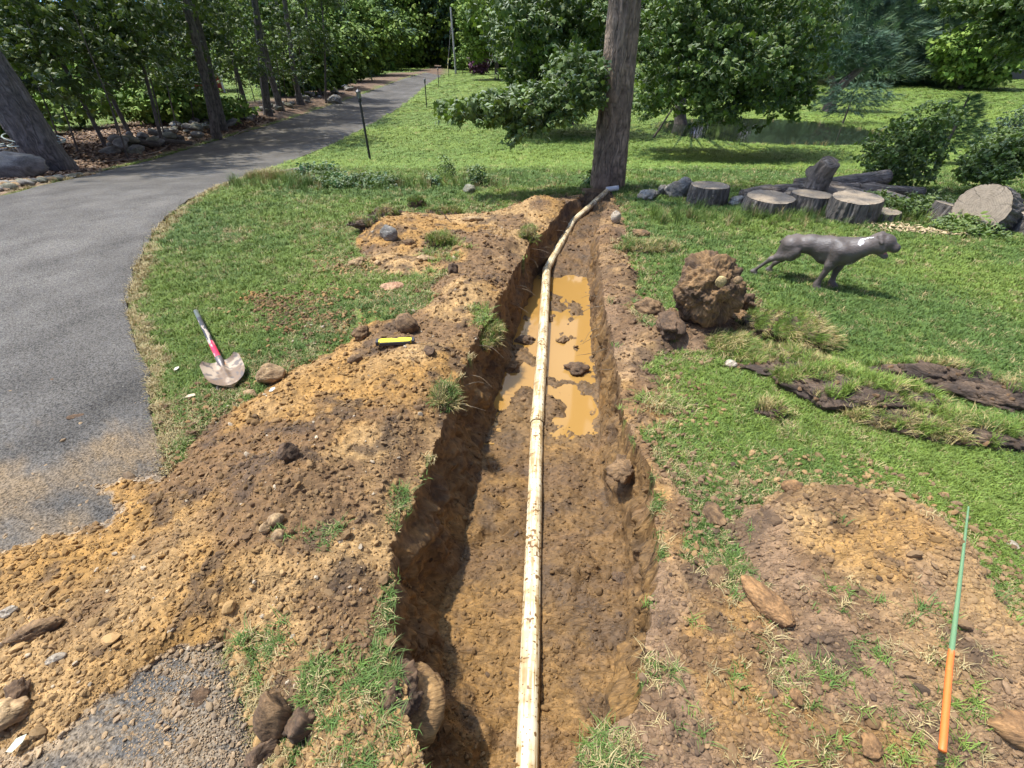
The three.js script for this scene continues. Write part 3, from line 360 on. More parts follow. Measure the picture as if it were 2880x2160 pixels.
rock('stone', 'pale white rounded stone right of the far trench end', 'stone', 1.462,-6.665, .088, .10, .07, 'white', { cuts: 3, rough: .15 });
rock('soil_clod', 'brown clod on the lawn right of the white stone', 'clod', 1.715,-6.165, .13, .05, .09, 'brown', { rough: .4 });
[[612, 1172, .035, 'largest'], [632, 1200, .032, 'lowest'], [650, 1195, .02, 'orange rightmost'], [600, 1190, .028, 'leftmost']].forEach(([u, v, r, w], i) => { const P = [[-1.067,-1.336], [-1.031,-1.266], [-0.988,-1.288], [-1.096,-1.298]][i]; rock('cobble', w + ' cobble of the small cluster at the foot of the heap', 'stone', P[0], P[1], r, r * .8, r * .85, i === 2 ? 'orange' : 'tan', { cuts: 1, rough: .15 }); });
rock('soil_clod', 'tall dark clod in the middle of the near heap', 'clod', -1.132,-1.7, .05, .055, .045, 'dark', { rough: .5 });
rock('soil_clod', 'large oblong brown clod standing beside the foreground grass', 'clod', -0.814,-0.615, .06, .105, .05, 'brown', { ry: .3, rx: -.5, rough: .25, cuts: 5 });
rock('soil_clod', 'dark crumbly clod right of the large oblong clod', 'clod', -0.721,-0.602, .045, .055, .05, 'dark', { rough: .5 });
rock('soil_clod', 'brown clod at the bottom edge below the large oblong clod', 'clod', -0.823,-0.53, .05, .035, .045, 'dark', { rough: .5 });
rock('stone', 'cream stone at the left edge of the sand spill', 'stone', -2.038,-0.982, .032, .016, .022, 'white', { ry: .4 });
rock('stone', 'cream oblong stone in the sand spill near the left edge', 'stone', -1.69,-0.798, .03, .016, .018, 'white', { ry: .5 });
rock('stone', 'small cream pebble in the middle of the sand spill', 'stone', -1.303,-0.774, .022, .015, .018, 'white');
rock('soil_clod', 'dark brown clod on the sand spill beside bare asphalt', 'clod', -1.123,-0.693, .045, .035, .035, 'dark', { rough: .5 });
rock('soil_clod', 'long dark clod in the sand spill at the left', 'clod', -1.84,-0.896, .085, .03, .035, 'brown', { ry: .5, rough: .45 });
rock('stone', 'brown and cream stone pair in the bottom left corner', 'stone', -1.716,-0.615, .07, .045, .05, 'tan', { ry: .6 });
rock('soil_clod', 'dark lump behind the bottom left corner stone', 'clod', -1.735,-0.686, .045, .03, .035, 'dark', { rough: .5 });
rock('stone', 'cream oblong stone at the very bottom left', 'stone', -1.528,-0.503, .03, .015, .015, 'white', { ry: .7 });
rock('soil_clod', 'small dark clod on the clean asphalt left of the shovel', 'clod', -3.256,-2.682, .035, .022, .03, 'dark');
rock('soil_clod', 'dark brown clod on the asphalt nearer the sand spill', 'clod', -2.778,-2.273, .05, .035, .035, 'dark', { rough: .5 });
rock('soil_clod', 'brown clod at the edge of the asphalt left of the heap', 'clod', -2.192,-1.937, .04, .02, .03, 'brown');
// right side
{
  const [bx, bz] = [1.573,-3.471], y = groundY(bx, bz); const g = thing('soil_boulder', 'huge upright clod of brown earth lying right of the trench', 'clod', [bx, y, bz]);
  const m = mesh('earth_block', rockGeo(91, .31, .28, .25, 30, .42, 5, [.22, .13, .055], [.10, .062, .034]), M.rock, g); m.position.y = .22; m.rotation.set(.1, .4, -.35);
  const p = mesh('embedded_pebble', rockGeo(92, .04, .045, .03, 2, .15, 1, [.5, .38, .17], [.45, .34, .15]), M.rock, g); p.position.set(-.02, .4, .23); const p2 = mesh('embedded_pebble', rockGeo(93, .035, .03, .03, 2, .15, 1, [.3, .2, .1]), M.rock, g); p2.position.set(.12, .4, .2);
}
rock('soil_clod', 'black crumbly clod at the right foot of the huge earth clod', 'clod', 2.147,-3.898, .10, .09, .07, 'dark', { rough: .6 });
rock('soil_clod', 'dark crumbly clod in front of the huge earth clod', 'clod', 1.267,-3.288, .17, .09, .10, 'dark', { rough: .6 });
rock('soil_clod', 'brown clod left of the huge earth clod by the trench edge', 'clod', 1.205,-3.662, .12, .08, .09, 'brown', { rough: .5 });
rock('stone', 'pale tan stone right of the long haired sod mound', 'stone', 2.56,-3.161, .045, .03, .035, 'white');
rock('stone', 'cream round stone in the grass below the huge earth clod', 'stone', 1.635,-2.888, .045, .035, .04, 'white', { cuts: 1 });
rock('stone', 'small cream stone lying in grass between trench and sod', 'stone', 1.821,-3.068, .035, .025, .03, 'white', { cuts: 1 });
rock('soil_clod', 'grey brown clod at the corner of the torn soil patch', 'clod', 1.01,-1.498, .075, .035, .05, 'brown', { rough: .4 });
rock('stone', 'round orange brown stone on the top edge of torn soil', 'stone', 1.383,-1.556, .05, .035, .04, 'orange', { cuts: 1, rough: .15 });
rock('stone', 'long orange brown stone lying on the torn soil', 'stone', 1.03,-1.008, .055, .04, .12, 'orange', { ry: .45, cuts: 3, rough: .18 });
rock('stone', 'small orange stone below the long orange brown stone', 'stone', 0.954,-0.919, .03, .02, .03, 'orange');
rock('soil_clod', 'greyish clod between the trench and the long orange stone', 'clod', 0.901,-1.16, .06, .035, .04, 'brown', { rough: .4 });
rock('stone', 'pointed tan stone near the bottom right of the trench', 'stone', 0.991,-0.673, .03, .025, .02, 'orange', { cuts: 6 });
rock('stone', 'brown stone at the bottom edge in the mixed grass', 'stone', 1.159,-0.53, .035, .03, .035, 'orange', { cuts: 2 });
rock('stone', 'long orange brown stone in the bottom right corner', 'stone', 1.637,-0.537, .06, .045, .13, 'orange', { ry: .9, cuts: 3, rough: .2 });
rock('stone', 'pale stone at the right edge of the torn soil', 'stone', 2.359,-1.331, .03, .02, .025, 'white');
rock('stone', 'pale stone on the torn soil behind the green stake', 'stone', 1.854,-1.626, .03, .02, .02, 'grey');
{ const m = mesh('bank_boulder', rockGeo(95, .13, .12, .15, 10, .16, 2, [.36, .22, .09], [.25, .15, .065]), M.rock); m.position.set(-0.38,-0.2,-0.741); tag(m, 'rounded orange boulder bulging from the near left trench wall', 'stone'); const k = mesh('soil_clod', rockGeo(96, .11, .08, .12, 14, .6, 3, ...STONE.dark), M.rock); k.position.set(-0.455,-0.03,-0.704); tag(k, 'dark root matted clod on the rim above the bank boulder', 'clod'); }
// clods in the trench
[[0.139,-0.54,-4.169, .10], [0.017,-0.55,-3.626, .09], [0.524,-0.54,-4.169, .07], [0.627,-0.54,-3.611, .12], [0.409,-0.54,-4.629, .06], [-0.287,-0.55,-1.919, .05], [0.617,-0.54,-1.493, .05], [-0.154,-0.54,-2.359, .06], [0.096,-0.55,-3.162, .1], [0.857,-0.46,-3.015, .10], [0.687,-0.2,-2.03, .1]].forEach(([x, y, z, r], i) => { const m = mesh('mud_clod', rockGeo(110 + i, r, r * .6, r * .85, 9, .55, 3, ...STONE[i % 3 ? 'brown' : 'dark']), M.rock); m.position.set(x, y, z); m.rotation.y = i * 2; tag(m, ['clump of mud standing in the puddle just left of the pipe', 'clump of mud in the near end of the puddle by left wall', 'small mud clump right of the pipe above the right puddle', 'wide mud clump between the two puddles right of pipe', 'small mud clump in the far part of the puddle', 'clod on the dry trench floor below the left wall', 'clod on the trench floor below the right wall', 'clod at the left wall short of the puddle', 'mud clump at the very near tip of the puddle', 'dark clod hollow at the foot of the right wall', 'clod stuck in the right trench wall'][i], 'clod', 'mud clods in the trench'); });
// ---------------------------------------------------------------- the drain pipe
{
  const pipeTex = tex(256, 2048, (u, v) => { const a = pf(u, v * 8 % 1, 6, 5, 4), st = pn(u * 40, v * 10, 40, 10, 2), fl = pn(u * 22, v * 160, 22, 160, 7), b = pn(u * 4, v * 18, 4, 18, 11), g = pf(u, v * 4 % 1, 3, 4, 15); let c = [.86, .81, .68]; c = mix3(c, [.70, .57, .36], .5 * sm(.32, .64, a * .45 + st * .55)); c = mix3(c, [.52, .37, .18], .5 * sm(.48, .64, g * .8 + st * .2)); c = mix3(c, [.40, .27, .12], .85 * sm(.72, .8, fl * .62 + b * .22 + g * .3)); c = mix3(c, [.38, .25, .11], .8 * sm(.64, .7, a)); return c; }, true);
  const pm = std([1, 1, 1], .55, { map: pipeTex, vertexColors: true }); const g = thing('drain_pipe', 'long muddy white plastic drain pipe lying along the trench floor', 'pipe'); const s0 = PIPE;
  const sec = (pts, r, k) => { const p = mesh('pipe_section', tube(pts, [r, r], 28, [1, 1, 1], 0, 40, true, k), pm, g); return p; };
  const lerpP = (i, t) => s0[i].map((v, k) => mix(v, s0[i + 1][k], t)); const dir = (a, b) => b.map((v, i) => v - a[i]);
  sec([s0[0], s0[3]], .049, 1); sec([s0[3], s0[4], s0[6]], .0535, 2); sec([s0[6], s0[8]], .052, 3); sec([s0[8], s0[10]], .05, 4);
  const ring = (p, q, r, l, c, nm) => { const dv = new THREE.Vector3(...dir(p, q)).normalize(), e = [p[0] + dv.x * l, p[1] + dv.y * l, p[2] + dv.z * l]; return mesh(nm, tube([p, e], [r, r], 28, c, 0, 2, true, 5), pm, g); };
  ring(s0[3], s0[4], .0575, .11, [1, .98, .9], 'coupling'); ring(s0[3], s0[2], .054, .008, [.25, .2, .15], 'joint_gap'); ring(s0[6], s0[5], .0575, .10, [1, .98, .92], 'coupling'); ring(s0[6], s0[7], .0565, .01, [.2, .17, .13], 'joint_gap'); ring(s0[8], s0[9], .0545, .012, [.2, .18, .15], 'joint_gap'); ring(s0[8], s0[7], .0555, .12, [.85, .9, .95], 'coupling');
  const [ex, ey, ez] = s0[10]; const st = mesh('pipe_stub', tube([[ex - .02, ey + .03, ez], [ex + .2, ey + .05, ez - .03]], [.045, .045], 20, [1, 1.05, 1.1], 0, 4, true), std([.7, .7, .68], .5)); tag(st, 'short clean white pipe stub lying at the foot of the trunk', 'pipe');
}
// ---------------------------------------------------------------- shovel
{
  const [x0, z0] = [-2.129,-2.838], [x1, z1] = [-2.782,-3.68]; const y0 = groundY(x0, z0); const g = thing('shovel', 'muddy round point shovel with grey and pink handle lying on the lawn', 'shovel', [x0, y0, z0]); const dx = x1 - x0, dz = z1 - z0, L = Math.hypot(dx, dz), ux = dx / L, uz = dz / L;
  const hm = tex(128, 512, (u, v) => { const p = pf(u, v, 14, 4, 3); let c = v < .3 ? [.83, .14, .28] : [.20, .20, .21]; if (v > .8) c = [.35, .38, .34]; c = mix3(c, [.75, .68, .6], .9 * sm(.58, .64, p + (v > .25 && v < .6 ? .06 : 0))); return c; }, true);
  const hg = tube([[0, .085, 0], [dx * .5, .075, dz * .5], [dx, .05, dz]], [.021, .0195, .018], 18, [1, 1, 1], 0, 12, true); { const u = hg.attributes.uv; let mx = 0; for (let i = 0; i < u.count; i++) mx = Math.max(mx, u.getY(i)); for (let i = 0; i < u.count; i++) u.setY(i, u.getY(i) / mx * .985); } mesh('handle', hg, std([1, 1, 1], .5, { map: hm, vertexColors: true }), g);
  mesh('socket', tube([[-ux * .12, .05, -uz * .12], [-ux * .03, .08, -uz * .03], [ux * .03, .087, uz * .03]], [.012, .024, .0235], 18, [.16, .14, .13], 0, 8, true), std([1, 1, 1], .5, { metalness: .6, vertexColors: true }), g);
  const pos = [], col = [], idx = [], nu = 36, nv = 30; for (const side of [0, 1]) for (let j = 0; j <= nv; j++) for (let i = 0; i <= nu; i++) { const t = j / nv, s = i / nu * 2 - 1; const w = .128 * (t < .12 ? .8 + .2 * Math.sin(t / .12 * 1.57) : 1) * Math.pow(Math.max(0, 1 - Math.pow(Math.max(0, (t - .35) / .65), 2.3)), .62); const sh = t < .3 ? -.03 * Math.pow(1 - Math.abs(s), 2) * (1 - t / .3) : 0; const lx = s * w, lz = t * .29 - sh * -1; const y = .03 + .055 * s * s * (1 - .5 * t) + .045 * (1 - t) ** 2 - .012 * t + .035 * Math.exp(-s * s * 40) * (1 - t) - side * .003; const X = -ux * lz - uz * lx, Z = -uz * lz + ux * lx; pos.push(X - ux * .03, y, Z - uz * .03); const n = fbm(lx * 14, 3, lz * 14, 4), m = fbm(lx * 45, 5, lz * 45, 3); let c = mix3([.44, .34, .235], [.2, .135, .085], sm(-.2, .16, n + (t - .4) * .4)); c = mix3(c, [.10, .09, .085], .8 * sm(.12, .26, m - .1 * t)); if (t < .16 && Math.abs(s - .05) < .12) c = mix3(c, [.75, .28, .06], .7); col.push(...c); }
  const st = (nu + 1) * (nv + 1); for (let k = 0; k < 2; k++) for (let j = 0; j < nv; j++) for (let i = 0; i < nu; i++) { const a = k * st + j * (nu + 1) + i, b = a + nu + 1; k ? idx.push(a, a + 1, b + 1, a, b + 1, b) : idx.push(a, b + 1, a + 1, a, b, b + 1); }
  mesh('blade', geoFrom(pos, idx, col), std([1, 1, 1], .7, { vertexColors: true, side: THREE.DoubleSide }), g); g.position.y += .01;
}
// ---------------------------------------------------------------- spirit level
{
  const [x, z] = [-0.891,-3.061], y = groundY(x, z); const g = thing('spirit_level', 'yellow torpedo spirit level with black ends lying on the soil', 'spirit level', [x, y + .03, z], .10); const yel = std([.80, .66, .03], .45), blk = std([.035, .035, .04], .6), L = .128;
  const sh = new THREE.Shape(); sh.moveTo(-L, -.016); sh.lineTo(-L + .028, -.028); sh.lineTo(L - .028, -.028); sh.lineTo(L, -.014); sh.lineTo(L, .014); sh.lineTo(L - .028, .028); sh.lineTo(.028, .028); sh.quadraticCurveTo(0, .006, -.028, .028); sh.lineTo(-L + .028, .028); sh.lineTo(-L, .016); for (const hx of [-.085, .085]) { const h = new THREE.Path(); h.absellipse(hx, 0, .013, .011, 0, 6.283, true); sh.holes.push(h); }
  for (const hx of [-.108, .112, .03]) { const h = new THREE.Path(); h.absellipse(hx, -.004, .005, .005, 0, 6.283, true); sh.holes.push(h); }
  const b = new THREE.ExtrudeGeometry(sh, { depth: .022, bevelEnabled: true, bevelSize: .002, bevelThickness: .002, bevelSegments: 2 }); b.rotateX(-Math.PI / 2); const bm = mesh('body', b, yel, g); bm.position.y = 0;
  for (const s of [-1, 1]) { const e = new THREE.BoxGeometry(.02, .03, .058, 2, 2, 2); const m = mesh('end_cap', e, blk, g); m.position.set(s * (L + .006), .01, 0); } const rail = new THREE.BoxGeometry(L * 2 - .03, .022, .008); const r1 = mesh('rail', rail, blk, g); r1.position.set(0, .008, .0335); const r2 = mesh('rail', rail.clone(), blk, g); r2.position.set(0, .006, -.0335);
  for (const hx of [-.085, .085]) { const v = mesh('vial', new THREE.CylinderGeometry(.006, .006, .024, 12).rotateX(Math.PI / 2), std([.55, .6, .06], .2), g); v.position.set(hx, .012, 0); } const v = mesh('vial', new THREE.CylinderGeometry(.006, .006, .05, 12).rotateZ(Math.PI / 2), std([.6, .58, .3], .2), g); v.position.set(0, .012, -.017);
}
// ---------------------------------------------------------------- green and orange stake
{
  const g = thing('marker_stake', 'thin green fibreglass stake with orange end lying over the torn soil', 'stake'); const P0 = [2.183,0.13,-1.454], P1 = [1.698,0.245,-0.975], P2 = [1.423,0.26,-0.677], P3 = [1.25,0.25,-0.469]; 
  mesh('rod', tube([P0, P1, P2], [.004, .0068, .0085], 14, [.14, .25, .12], 0, 16, true), std([1, 1, 1], .45, { vertexColors: true }), g); const Q = P2.map((v, i) => mix(v, P1[i], .22)); mesh('orange_sleeve', tube([P2.map((v, i) => mix(v, P1[i], .02)), P3], [.0092, .0098], 14, [.8, .17, .035], 0, 8, true), std([1, 1, 1], .45, { vertexColors: true }), g); const f = mesh('sleeve_tip', tube([P2, Q], [.009, .0092], 14, [.8, .17, .035], 0, 4, true), std([1, 1, 1], .45, { vertexColors: true }), g); f.scale.setScalar(1);
}
// ---------------------------------------------------------------- sods: torn turf lying upside or sideways
function sod(label, x, z, sx, sy, sz, ry, n, o = {}) {
  const y = groundY(x, z), g = thing('sod_clump', label, 'sod', [x, y, z], ry, o.group); const geo = rockGeo(rk++, sx, sy, sz, 14, .45, 3, o.col ?? [.12, .08, .05], [.06, .042, .03]); const m = mesh('root_soil', geo, M.rock, g); m.position.y = sy * .35; const P = geo.attributes.position, N = geo.attributes.normal, L = []; let t = 0;
  while (L.length < n && t++ < n * 40) { const i = Math.floor(rnd() * P.count); const ny = N.getY(i), nx = N.getX(i), nz = N.getZ(i); if (ny < (o.min ?? .35) && rnd() < .93) continue; if (o.bald !== undefined && P.getZ(i) > sz * (o.bald + .9 * fbm(P.getX(i) * 7, 2, P.getZ(i) * 9, 2))) continue; const sc = rr(.45, .82), c = grassColor(x + P.getX(i), z, o.straw ?? .3), fl = o.flop ?? .4; L.push([P.getX(i), P.getY(i) + sy * .35, P.getZ(i), nz * fl + rr(-.35, .35) + (o.comb ?? 0), rnd() * 6.28 * (o.comb ? .12 : 1), -nx * fl + rr(-.35, .35), sc, sc, sc, c[0] * 1.1, c[1] * 1.1, c[2]]); }
  { const K = []; for (let i = 0; i < 90 + n * .5; i++) { const v = Math.floor(rnd() * P.count); if (N.getY(v) < -.1) continue; const r = rr(.006, .022), q = pick([C.dark, C.dark, C.brown, o.col ?? C.dark]), j = rr(.7, 1.3); K.push([P.getX(v), P.getY(v) + sy * .35, P.getZ(v), rr(-1, 1), rnd() * 6, rr(-1, 1), r * 1.2, r, r, q[0] * j, q[1] * j, q[2] * j]); } inst('soil_crumbs', crumbGeos[1], M.crumb, K, g); } longTufts.forEach((gg, k) => inst(k ? 'grass_blades' : 'grass', gg, M.grass, L.filter((_, i) => i % 2 === k), g)); return g;
}
sod('mound of turf with long combed pale grass right of the earth clod', 2.233,-3.326, .34, .13, .22, -.25, 300, { comb: .9, straw: .35 });
sod('tuft of pale grass turf just left of the combed turf mound', 1.744,-3.103, .2, .07, .14, -.3, 200, { comb: .7, straw: .35 });
sod('strip of bare sandy sod below the combed turf mound', 2.112,-3, .30, .05, .10, -.25, 60, { col: [.34, .24, .15], straw: .6 });
sod('crumbled bare sod end at the right of the combed mound', 2.546,-3.447, .09, .09, .14, -.3, 10, { col: [.24, .17, .11] });
sod('ragged sod with dry grass in the middle of the torn turf row', 2.19,-2.747, .40, .07, .15, -.2, 150, { straw: .35, bald: .2 });
sod('thick green sod with dark cut front edge on the lawn', 2.276,-2.444, .46, .11, .20, -.28, 300, { straw: .15, bald: .15 });
sod('small dark clump of roots and soil left of the thick sod', 1.681,-2.33, .10, .05, .07, .2, 30, { straw: .5 });
sod('dark soil bank with grass fringe at the right edge', 3.02,-2.648, .42, .11, .15, -.2, 110, { straw: .35, bald: -.15 });
sod('long dark sod ridge running off the right edge', 3.299,-2.444, .40, .09, .15, -.3, 90, { straw: .35, bald: -.1 });
sod('long green sod between the dark ridge and the lawn', 2.738,-2.161, .55, .08, .16, -.3, 300, { straw: .25, bald: .35 });
sod('torn strip of dead turf trailing towards the right edge', 2.493,-2.139, .35, .05, .08, -.45, 160, { straw: .5 });
sod('bleached sod patch on the lawn right of the far trench', 1.663,-5.549, .34, .06, .2, 0, 260, { straw: .5 });
sod('root ball sod standing up at the far end of the heap', -1.526,-7.739, .14, .11, .1, 0, 70, { straw: .3 });
sod('dark sod lump left of the upright root ball sod', -1.829,-6.866, .22, .09, .14, .2, 50, { straw: .4 });
sod('dark crumbled sod at the far left tip of the heap', -1.982,-6.339, .2, .10, .14, .3, 30, { straw: .4 });
sod('flat sod flap behind the heap near the weeds', -1.004,-7.305, .25, .05, .1, 0, 90, { straw: .3 });
sod('grassy sod hanging over the left trench rim', -0.224,-3.53, .10, .07, .22, -.25, 240, { straw: .3, min: -.3, flop: .9 });
sod('shaggy root tuft hanging over the rim by the heap', -0.436,-2.433, .07, .06, .10, -.2, 110, { straw: .5, min: -.3, flop: .9 });
sod('small grass tuft on the rim beyond the hanging sod', 0.203,-5.92, .1, .07, .2, -.3, 100, { straw: .5, min: -.3, flop: .8 });
sod('sod lump in the middle of the heap below the stick', -0.843,-5.462, .16, .08, .12, .4, 120, { straw: .35 });
// roots sticking out of the trench walls
{
  const gs = []; for (let i = 0; i < 46; i++) { const left = i % 2 === 0, d = rr(2.6, 8.6), x = left ? edgeAt(EL, d) + .02 : edgeAt(ER, d) - .02, y = base(x, -d) - rr(.03, .22), s = left ? 1 : -1, l = rr(.06, .26); gs.push(tube([[x - s * .03, y, -d], [x + s * l * .5, y - rr(-.02, .06), -d + rr(-.06, .06)], [x + s * l, y - rr(.02, .16), -d + rr(-.12, .12)]], [.0035, .0025, .001], 5, [.4, .31, .2], 0, 6, false)); }
  const o = mesh('exposed_roots', mergeGeometries(gs), M.barkThin); tag(o, 'thin pale roots dangling from the trench walls', 'roots', null, 'stuff');
}
{ const P = [-0.542,-0.177,-6.1], Q = [-0.852,-0.064,-6.6], R = [-0.995,-0.021,-6.9]; tag(mesh('stick', tube([P, Q, R], [.014, .012, .006], 8, [.16, .1, .06], .1, 10), M.barkThin), 'bent brown stick standing out of the far heap', 'stick'); }
// ---------------------------------------------------------------- stumps and logs
const ringMat = std([.37, .305, .225], .9, { map: ringTex });
function stump(name, label, x, z, r, h, o = {}) {
  const y = base(x, z), g = thing(name, label, o.cat ?? 'stump', [x, y + (o.lift ?? 0), z], 0, o.group), pos = [], col = [], uv = [], idx = [], n = 120, m = 16, k = x * 3.1; const R = (a, t) => r * (1 + .07 * fbm(Math.cos(a) * 1.3 + k, t * .5, Math.sin(a) * 1.3, 2) + (.03 + .045 * (1 - Math.pow(t, 6))) * (1 - 2.4 * Math.abs(vn(Math.cos(a) * 11 + k, t * 1.2, Math.sin(a) * 11))) + (o.flare ?? .05) * (1 - t));
  for (let j = 0; j <= m; j++) for (let i = 0; i <= n; i++) { const a = i / n * 6.2832, t = j / m, q = R(a, t); pos.push(q * Math.cos(a), -.06 + (h + .06) * t, q * Math.sin(a)); const c = .8 + .5 * fbm(Math.cos(a) * 4 + k, t * 3, Math.sin(a) * 4, 3); col.push(.27 * c, .24 * c, .21 * c); uv.push(i / n * 5, t * h * .9); }
  for (let j = 0; j < m; j++) for (let i = 0; i < n; i++) { const a = j * (n + 1) + i, b = a + n + 1; idx.push(a, b, b + 1, a, b + 1, a + 1); } mesh('bark', geoFrom(pos, idx, col, uv), M.bark, g);
  for (const top of o.both ? [1, 0] : [1]) { const p = [0, top ? h + .004 : -.058, 0], u = [.5, .5], ix = []; for (let i = 0; i < n; i++) { const a = i / n * 6.2832, q = R(a, top) * .985; p.push(q * Math.cos(a), top ? h + .003 * Math.sin(a * 3) : -.058, q * Math.sin(a)); u.push(.5 + .48 * Math.cos(a), .5 + .48 * Math.sin(a)); } for (let i = 0; i < n; i++) top ? ix.push(0, 1 + (i + 1) % n, 1 + i) : ix.push(0, 1 + i, 1 + (i + 1) % n); mesh('cut_face', geoFrom(p, ix, null, u), ringMat, g); }
  g.rotation.set(o.rx ?? 0, o.ry ?? 0, o.rz ?? 0); if (o.n) g.quaternion.setFromUnitVectors(UP, new THREE.Vector3(...o.n).normalize()); return g;
}
stump('tree_round', 'sawn tree round standing alone nearest the trunk', 3.231,-8.013, .295, .29, { ry: 1 });
stump('tree_round', 'wide low sawn round at the left of the stump row', 3.99,-7.485, .345, .22, { rx: .05 });
stump('tree_round', 'middle sawn round of the front row under the logs', 4.622,-7.485, .285, .26, {});
stump('tree_round', 'tallest sawn round at the right end of the front row', 4.971,-6.971, .315, .32, { rx: .06, rz: .06 });
stump('tree_round', 'small pale sawn disc right of the tallest round', 5.416,-6.971, .23, .13, {});
stump('tree_round', 'tilted sawn round behind the small pale disc', 6.052,-7.739, .26, .2, { rz: -.16, rx: .05 });
stump('tree_round', 'sawn round half hidden in weeds beside the tipped round', 6.319,-6.866, .26, .22, { rz: -.18 });
stump('tree_round', 'big tipped over round showing its whole pale cut face', 6.542,-6.521, .30, .36, { n: [-.84, .3, .42], lift: .2, both: true });
stump('tree_round', 'low sawn round cut off by the right edge', 6.981,-6.339, .26, .2, { rz: -.1 });
function log(label, P, Q, r, o = {}) { const a = new THREE.Vector3(...P), b = new THREE.Vector3(...Q), l = a.distanceTo(b); const g = thing('log', label, 'log', P); const m = mesh('bark', tube([[0, 0, 0], [(b.x - a.x) * .5, (b.y - a.y) * .5, (b.z - a.z) * .5], [b.x - a.x, b.y - a.y, b.z - a.z]], [r, r * .97, r * .9], 26, o.col ?? [.27, .235, .2], .10, 30, true, r * 30), M.bark, g); const dv = b.clone().sub(a).normalize(); for (const [t, s] of [[0, -1], [1, 1]]) { const c = mesh('cut_face', new THREE.CircleGeometry(r * .93, 28), ringMat, g); c.position.copy(b).sub(a).multiplyScalar(t).addScaledVector(dv, s * .006); c.quaternion.setFromUnitVectors(new THREE.Vector3(0, 0, 1), dv.clone().multiplyScalar(s)); } return g; }
log('long grey log lying across the top of the bark heap', [5.31,0.047,-8.3], [6.408,0.151,-8.5], .125);
log('short dark log poking out left of the split trunk piece', [4.812,0.069,-8.4], [5.04,0.141,-8.2], .075, { col: [.2, .17, .14] });
log('small dark log end behind the upright split piece', [4.967,0.271,-8.3], [5.423,0.215,-8.7], .09, { col: [.2, .17, .14] });
log('grey log lying low in front of the long grey log', [4.481,0.019,-8.1], [5.767,0.025,-8.2], .10);
log('second low log behind the wide low round', [4.071,-0.125,-8.3], [5.033,-0.097,-8.5], .09);
log('weathered log poking right from under the long grey log', [5.991,-0.074,-8.5], [7.218,-0.128,-8.6], .10);
{ const P = [4.93,0.082,-7.95], Q = [4.948,0.506,-8]; const g = thing('split_log', 'upright weathered split trunk piece leaning on the logs', 'log', P); mesh('wood', tube([[0, 0, 0], [(Q[0] - P[0]) * .5, (Q[1] - P[1]) * .5, 0], [Q[0] - P[0], Q[1] - P[1], .1]], [.15, .16, .13], 22, [.28, .235, .19], .4, 26, true, 4), M.bark, g); }
for (let i = 0; i < 22; i++) { const t = i / 14; const [ax, ay, az] = [[3.739,-0.078,-7.9], [4.155,-0.026,-8.2], [4.076,-0.052,-8], [4.578,-0.04,-8.1]][i % 4], [bx, by, bz] = [[6.056,-0.101,-8.2], [7.018,-0.096,-8.4], [6.998,-0.074,-8.5], [6.312,-0.036,-8.4]][i % 4]; const s0 = rr(0, .45), s1 = s0 + rr(.25, .5); const P = [mix(ax, bx, s0), mix(ay, by, s0) + rr(-.02, .08), mix(az, bz, s0) + rr(-.25, .3)], Q = [mix(ax, bx, s1), mix(ay, by, s1) + rr(-.02, .08), mix(az, bz, s1) + rr(-.25, .3)]; const g = tube([P, P.map((v, k) => mix(v, Q[k], .5) + (k === 1 ? .02 : 0)), Q], [.08, .12, .06], 14, pick([[.3, .25, .2], [.4, .34, .27], [.24, .2, .17], [.34, .28, .23]]), .5, 20, true, i * 3); tag(mesh('bark_slab', g, M.bark), 'weathered slab of loose bark in the heap behind the stumps', 'bark slab', 'bark slabs in the heap'); }
rock('field_stone', 'grey lichen stone left of the lone round', 'stone', 2.967,-8.589, .26, .2, .18, 'grey', { rough: .4 });
rock('field_stone', 'low grey stone between trunk and lone round', 'stone', 2.363,-8.466, .25, .09, .16, 'grey', { rough: .3 });
rock('field_stone', 'small grey stone beside the lichen stone', 'stone', 2.69,-8.716, .10, .11, .1, 'grey');
rock('field_stone', 'flat stone left of the wide low round', 'stone', 3.676,-7.839, .17, .1, .12, 'grey');
rock('field_stone', 'pale mossy stone in the weeds left of the far trench', 'stone', -0.785,-8.985, .17, .09, .12, 'moss', { cuts: 1 });
{ const L = []; for (let i = 0; i < 420; i++) { const t = rnd(), u = t; const [ax, az] = [5.165,-6.521], [bx, bz] = [5.943,-6.123]; const x = mix(ax, bx, t) + rr(-.35, .35) * (1 - .6 * t), z = mix(az, bz, t) + rr(-.18, .18) * (1 - .5 * t), j = rr(.6, 1.1); L.push([x, groundY(x, z) + rr(.01, .05), z, rr(-.5, .5), rnd() * 6.28, rr(-.5, .5), rr(.02, .06), .006, rr(.01, .025), .55 * j, .42 * j, .24 * j]); } tag(inst('wood_chips', new THREE.BoxGeometry(1, 1, 1), M.crumb, L), 'pale wood chips scattered on the grass below the stumps', 'wood chips'); }
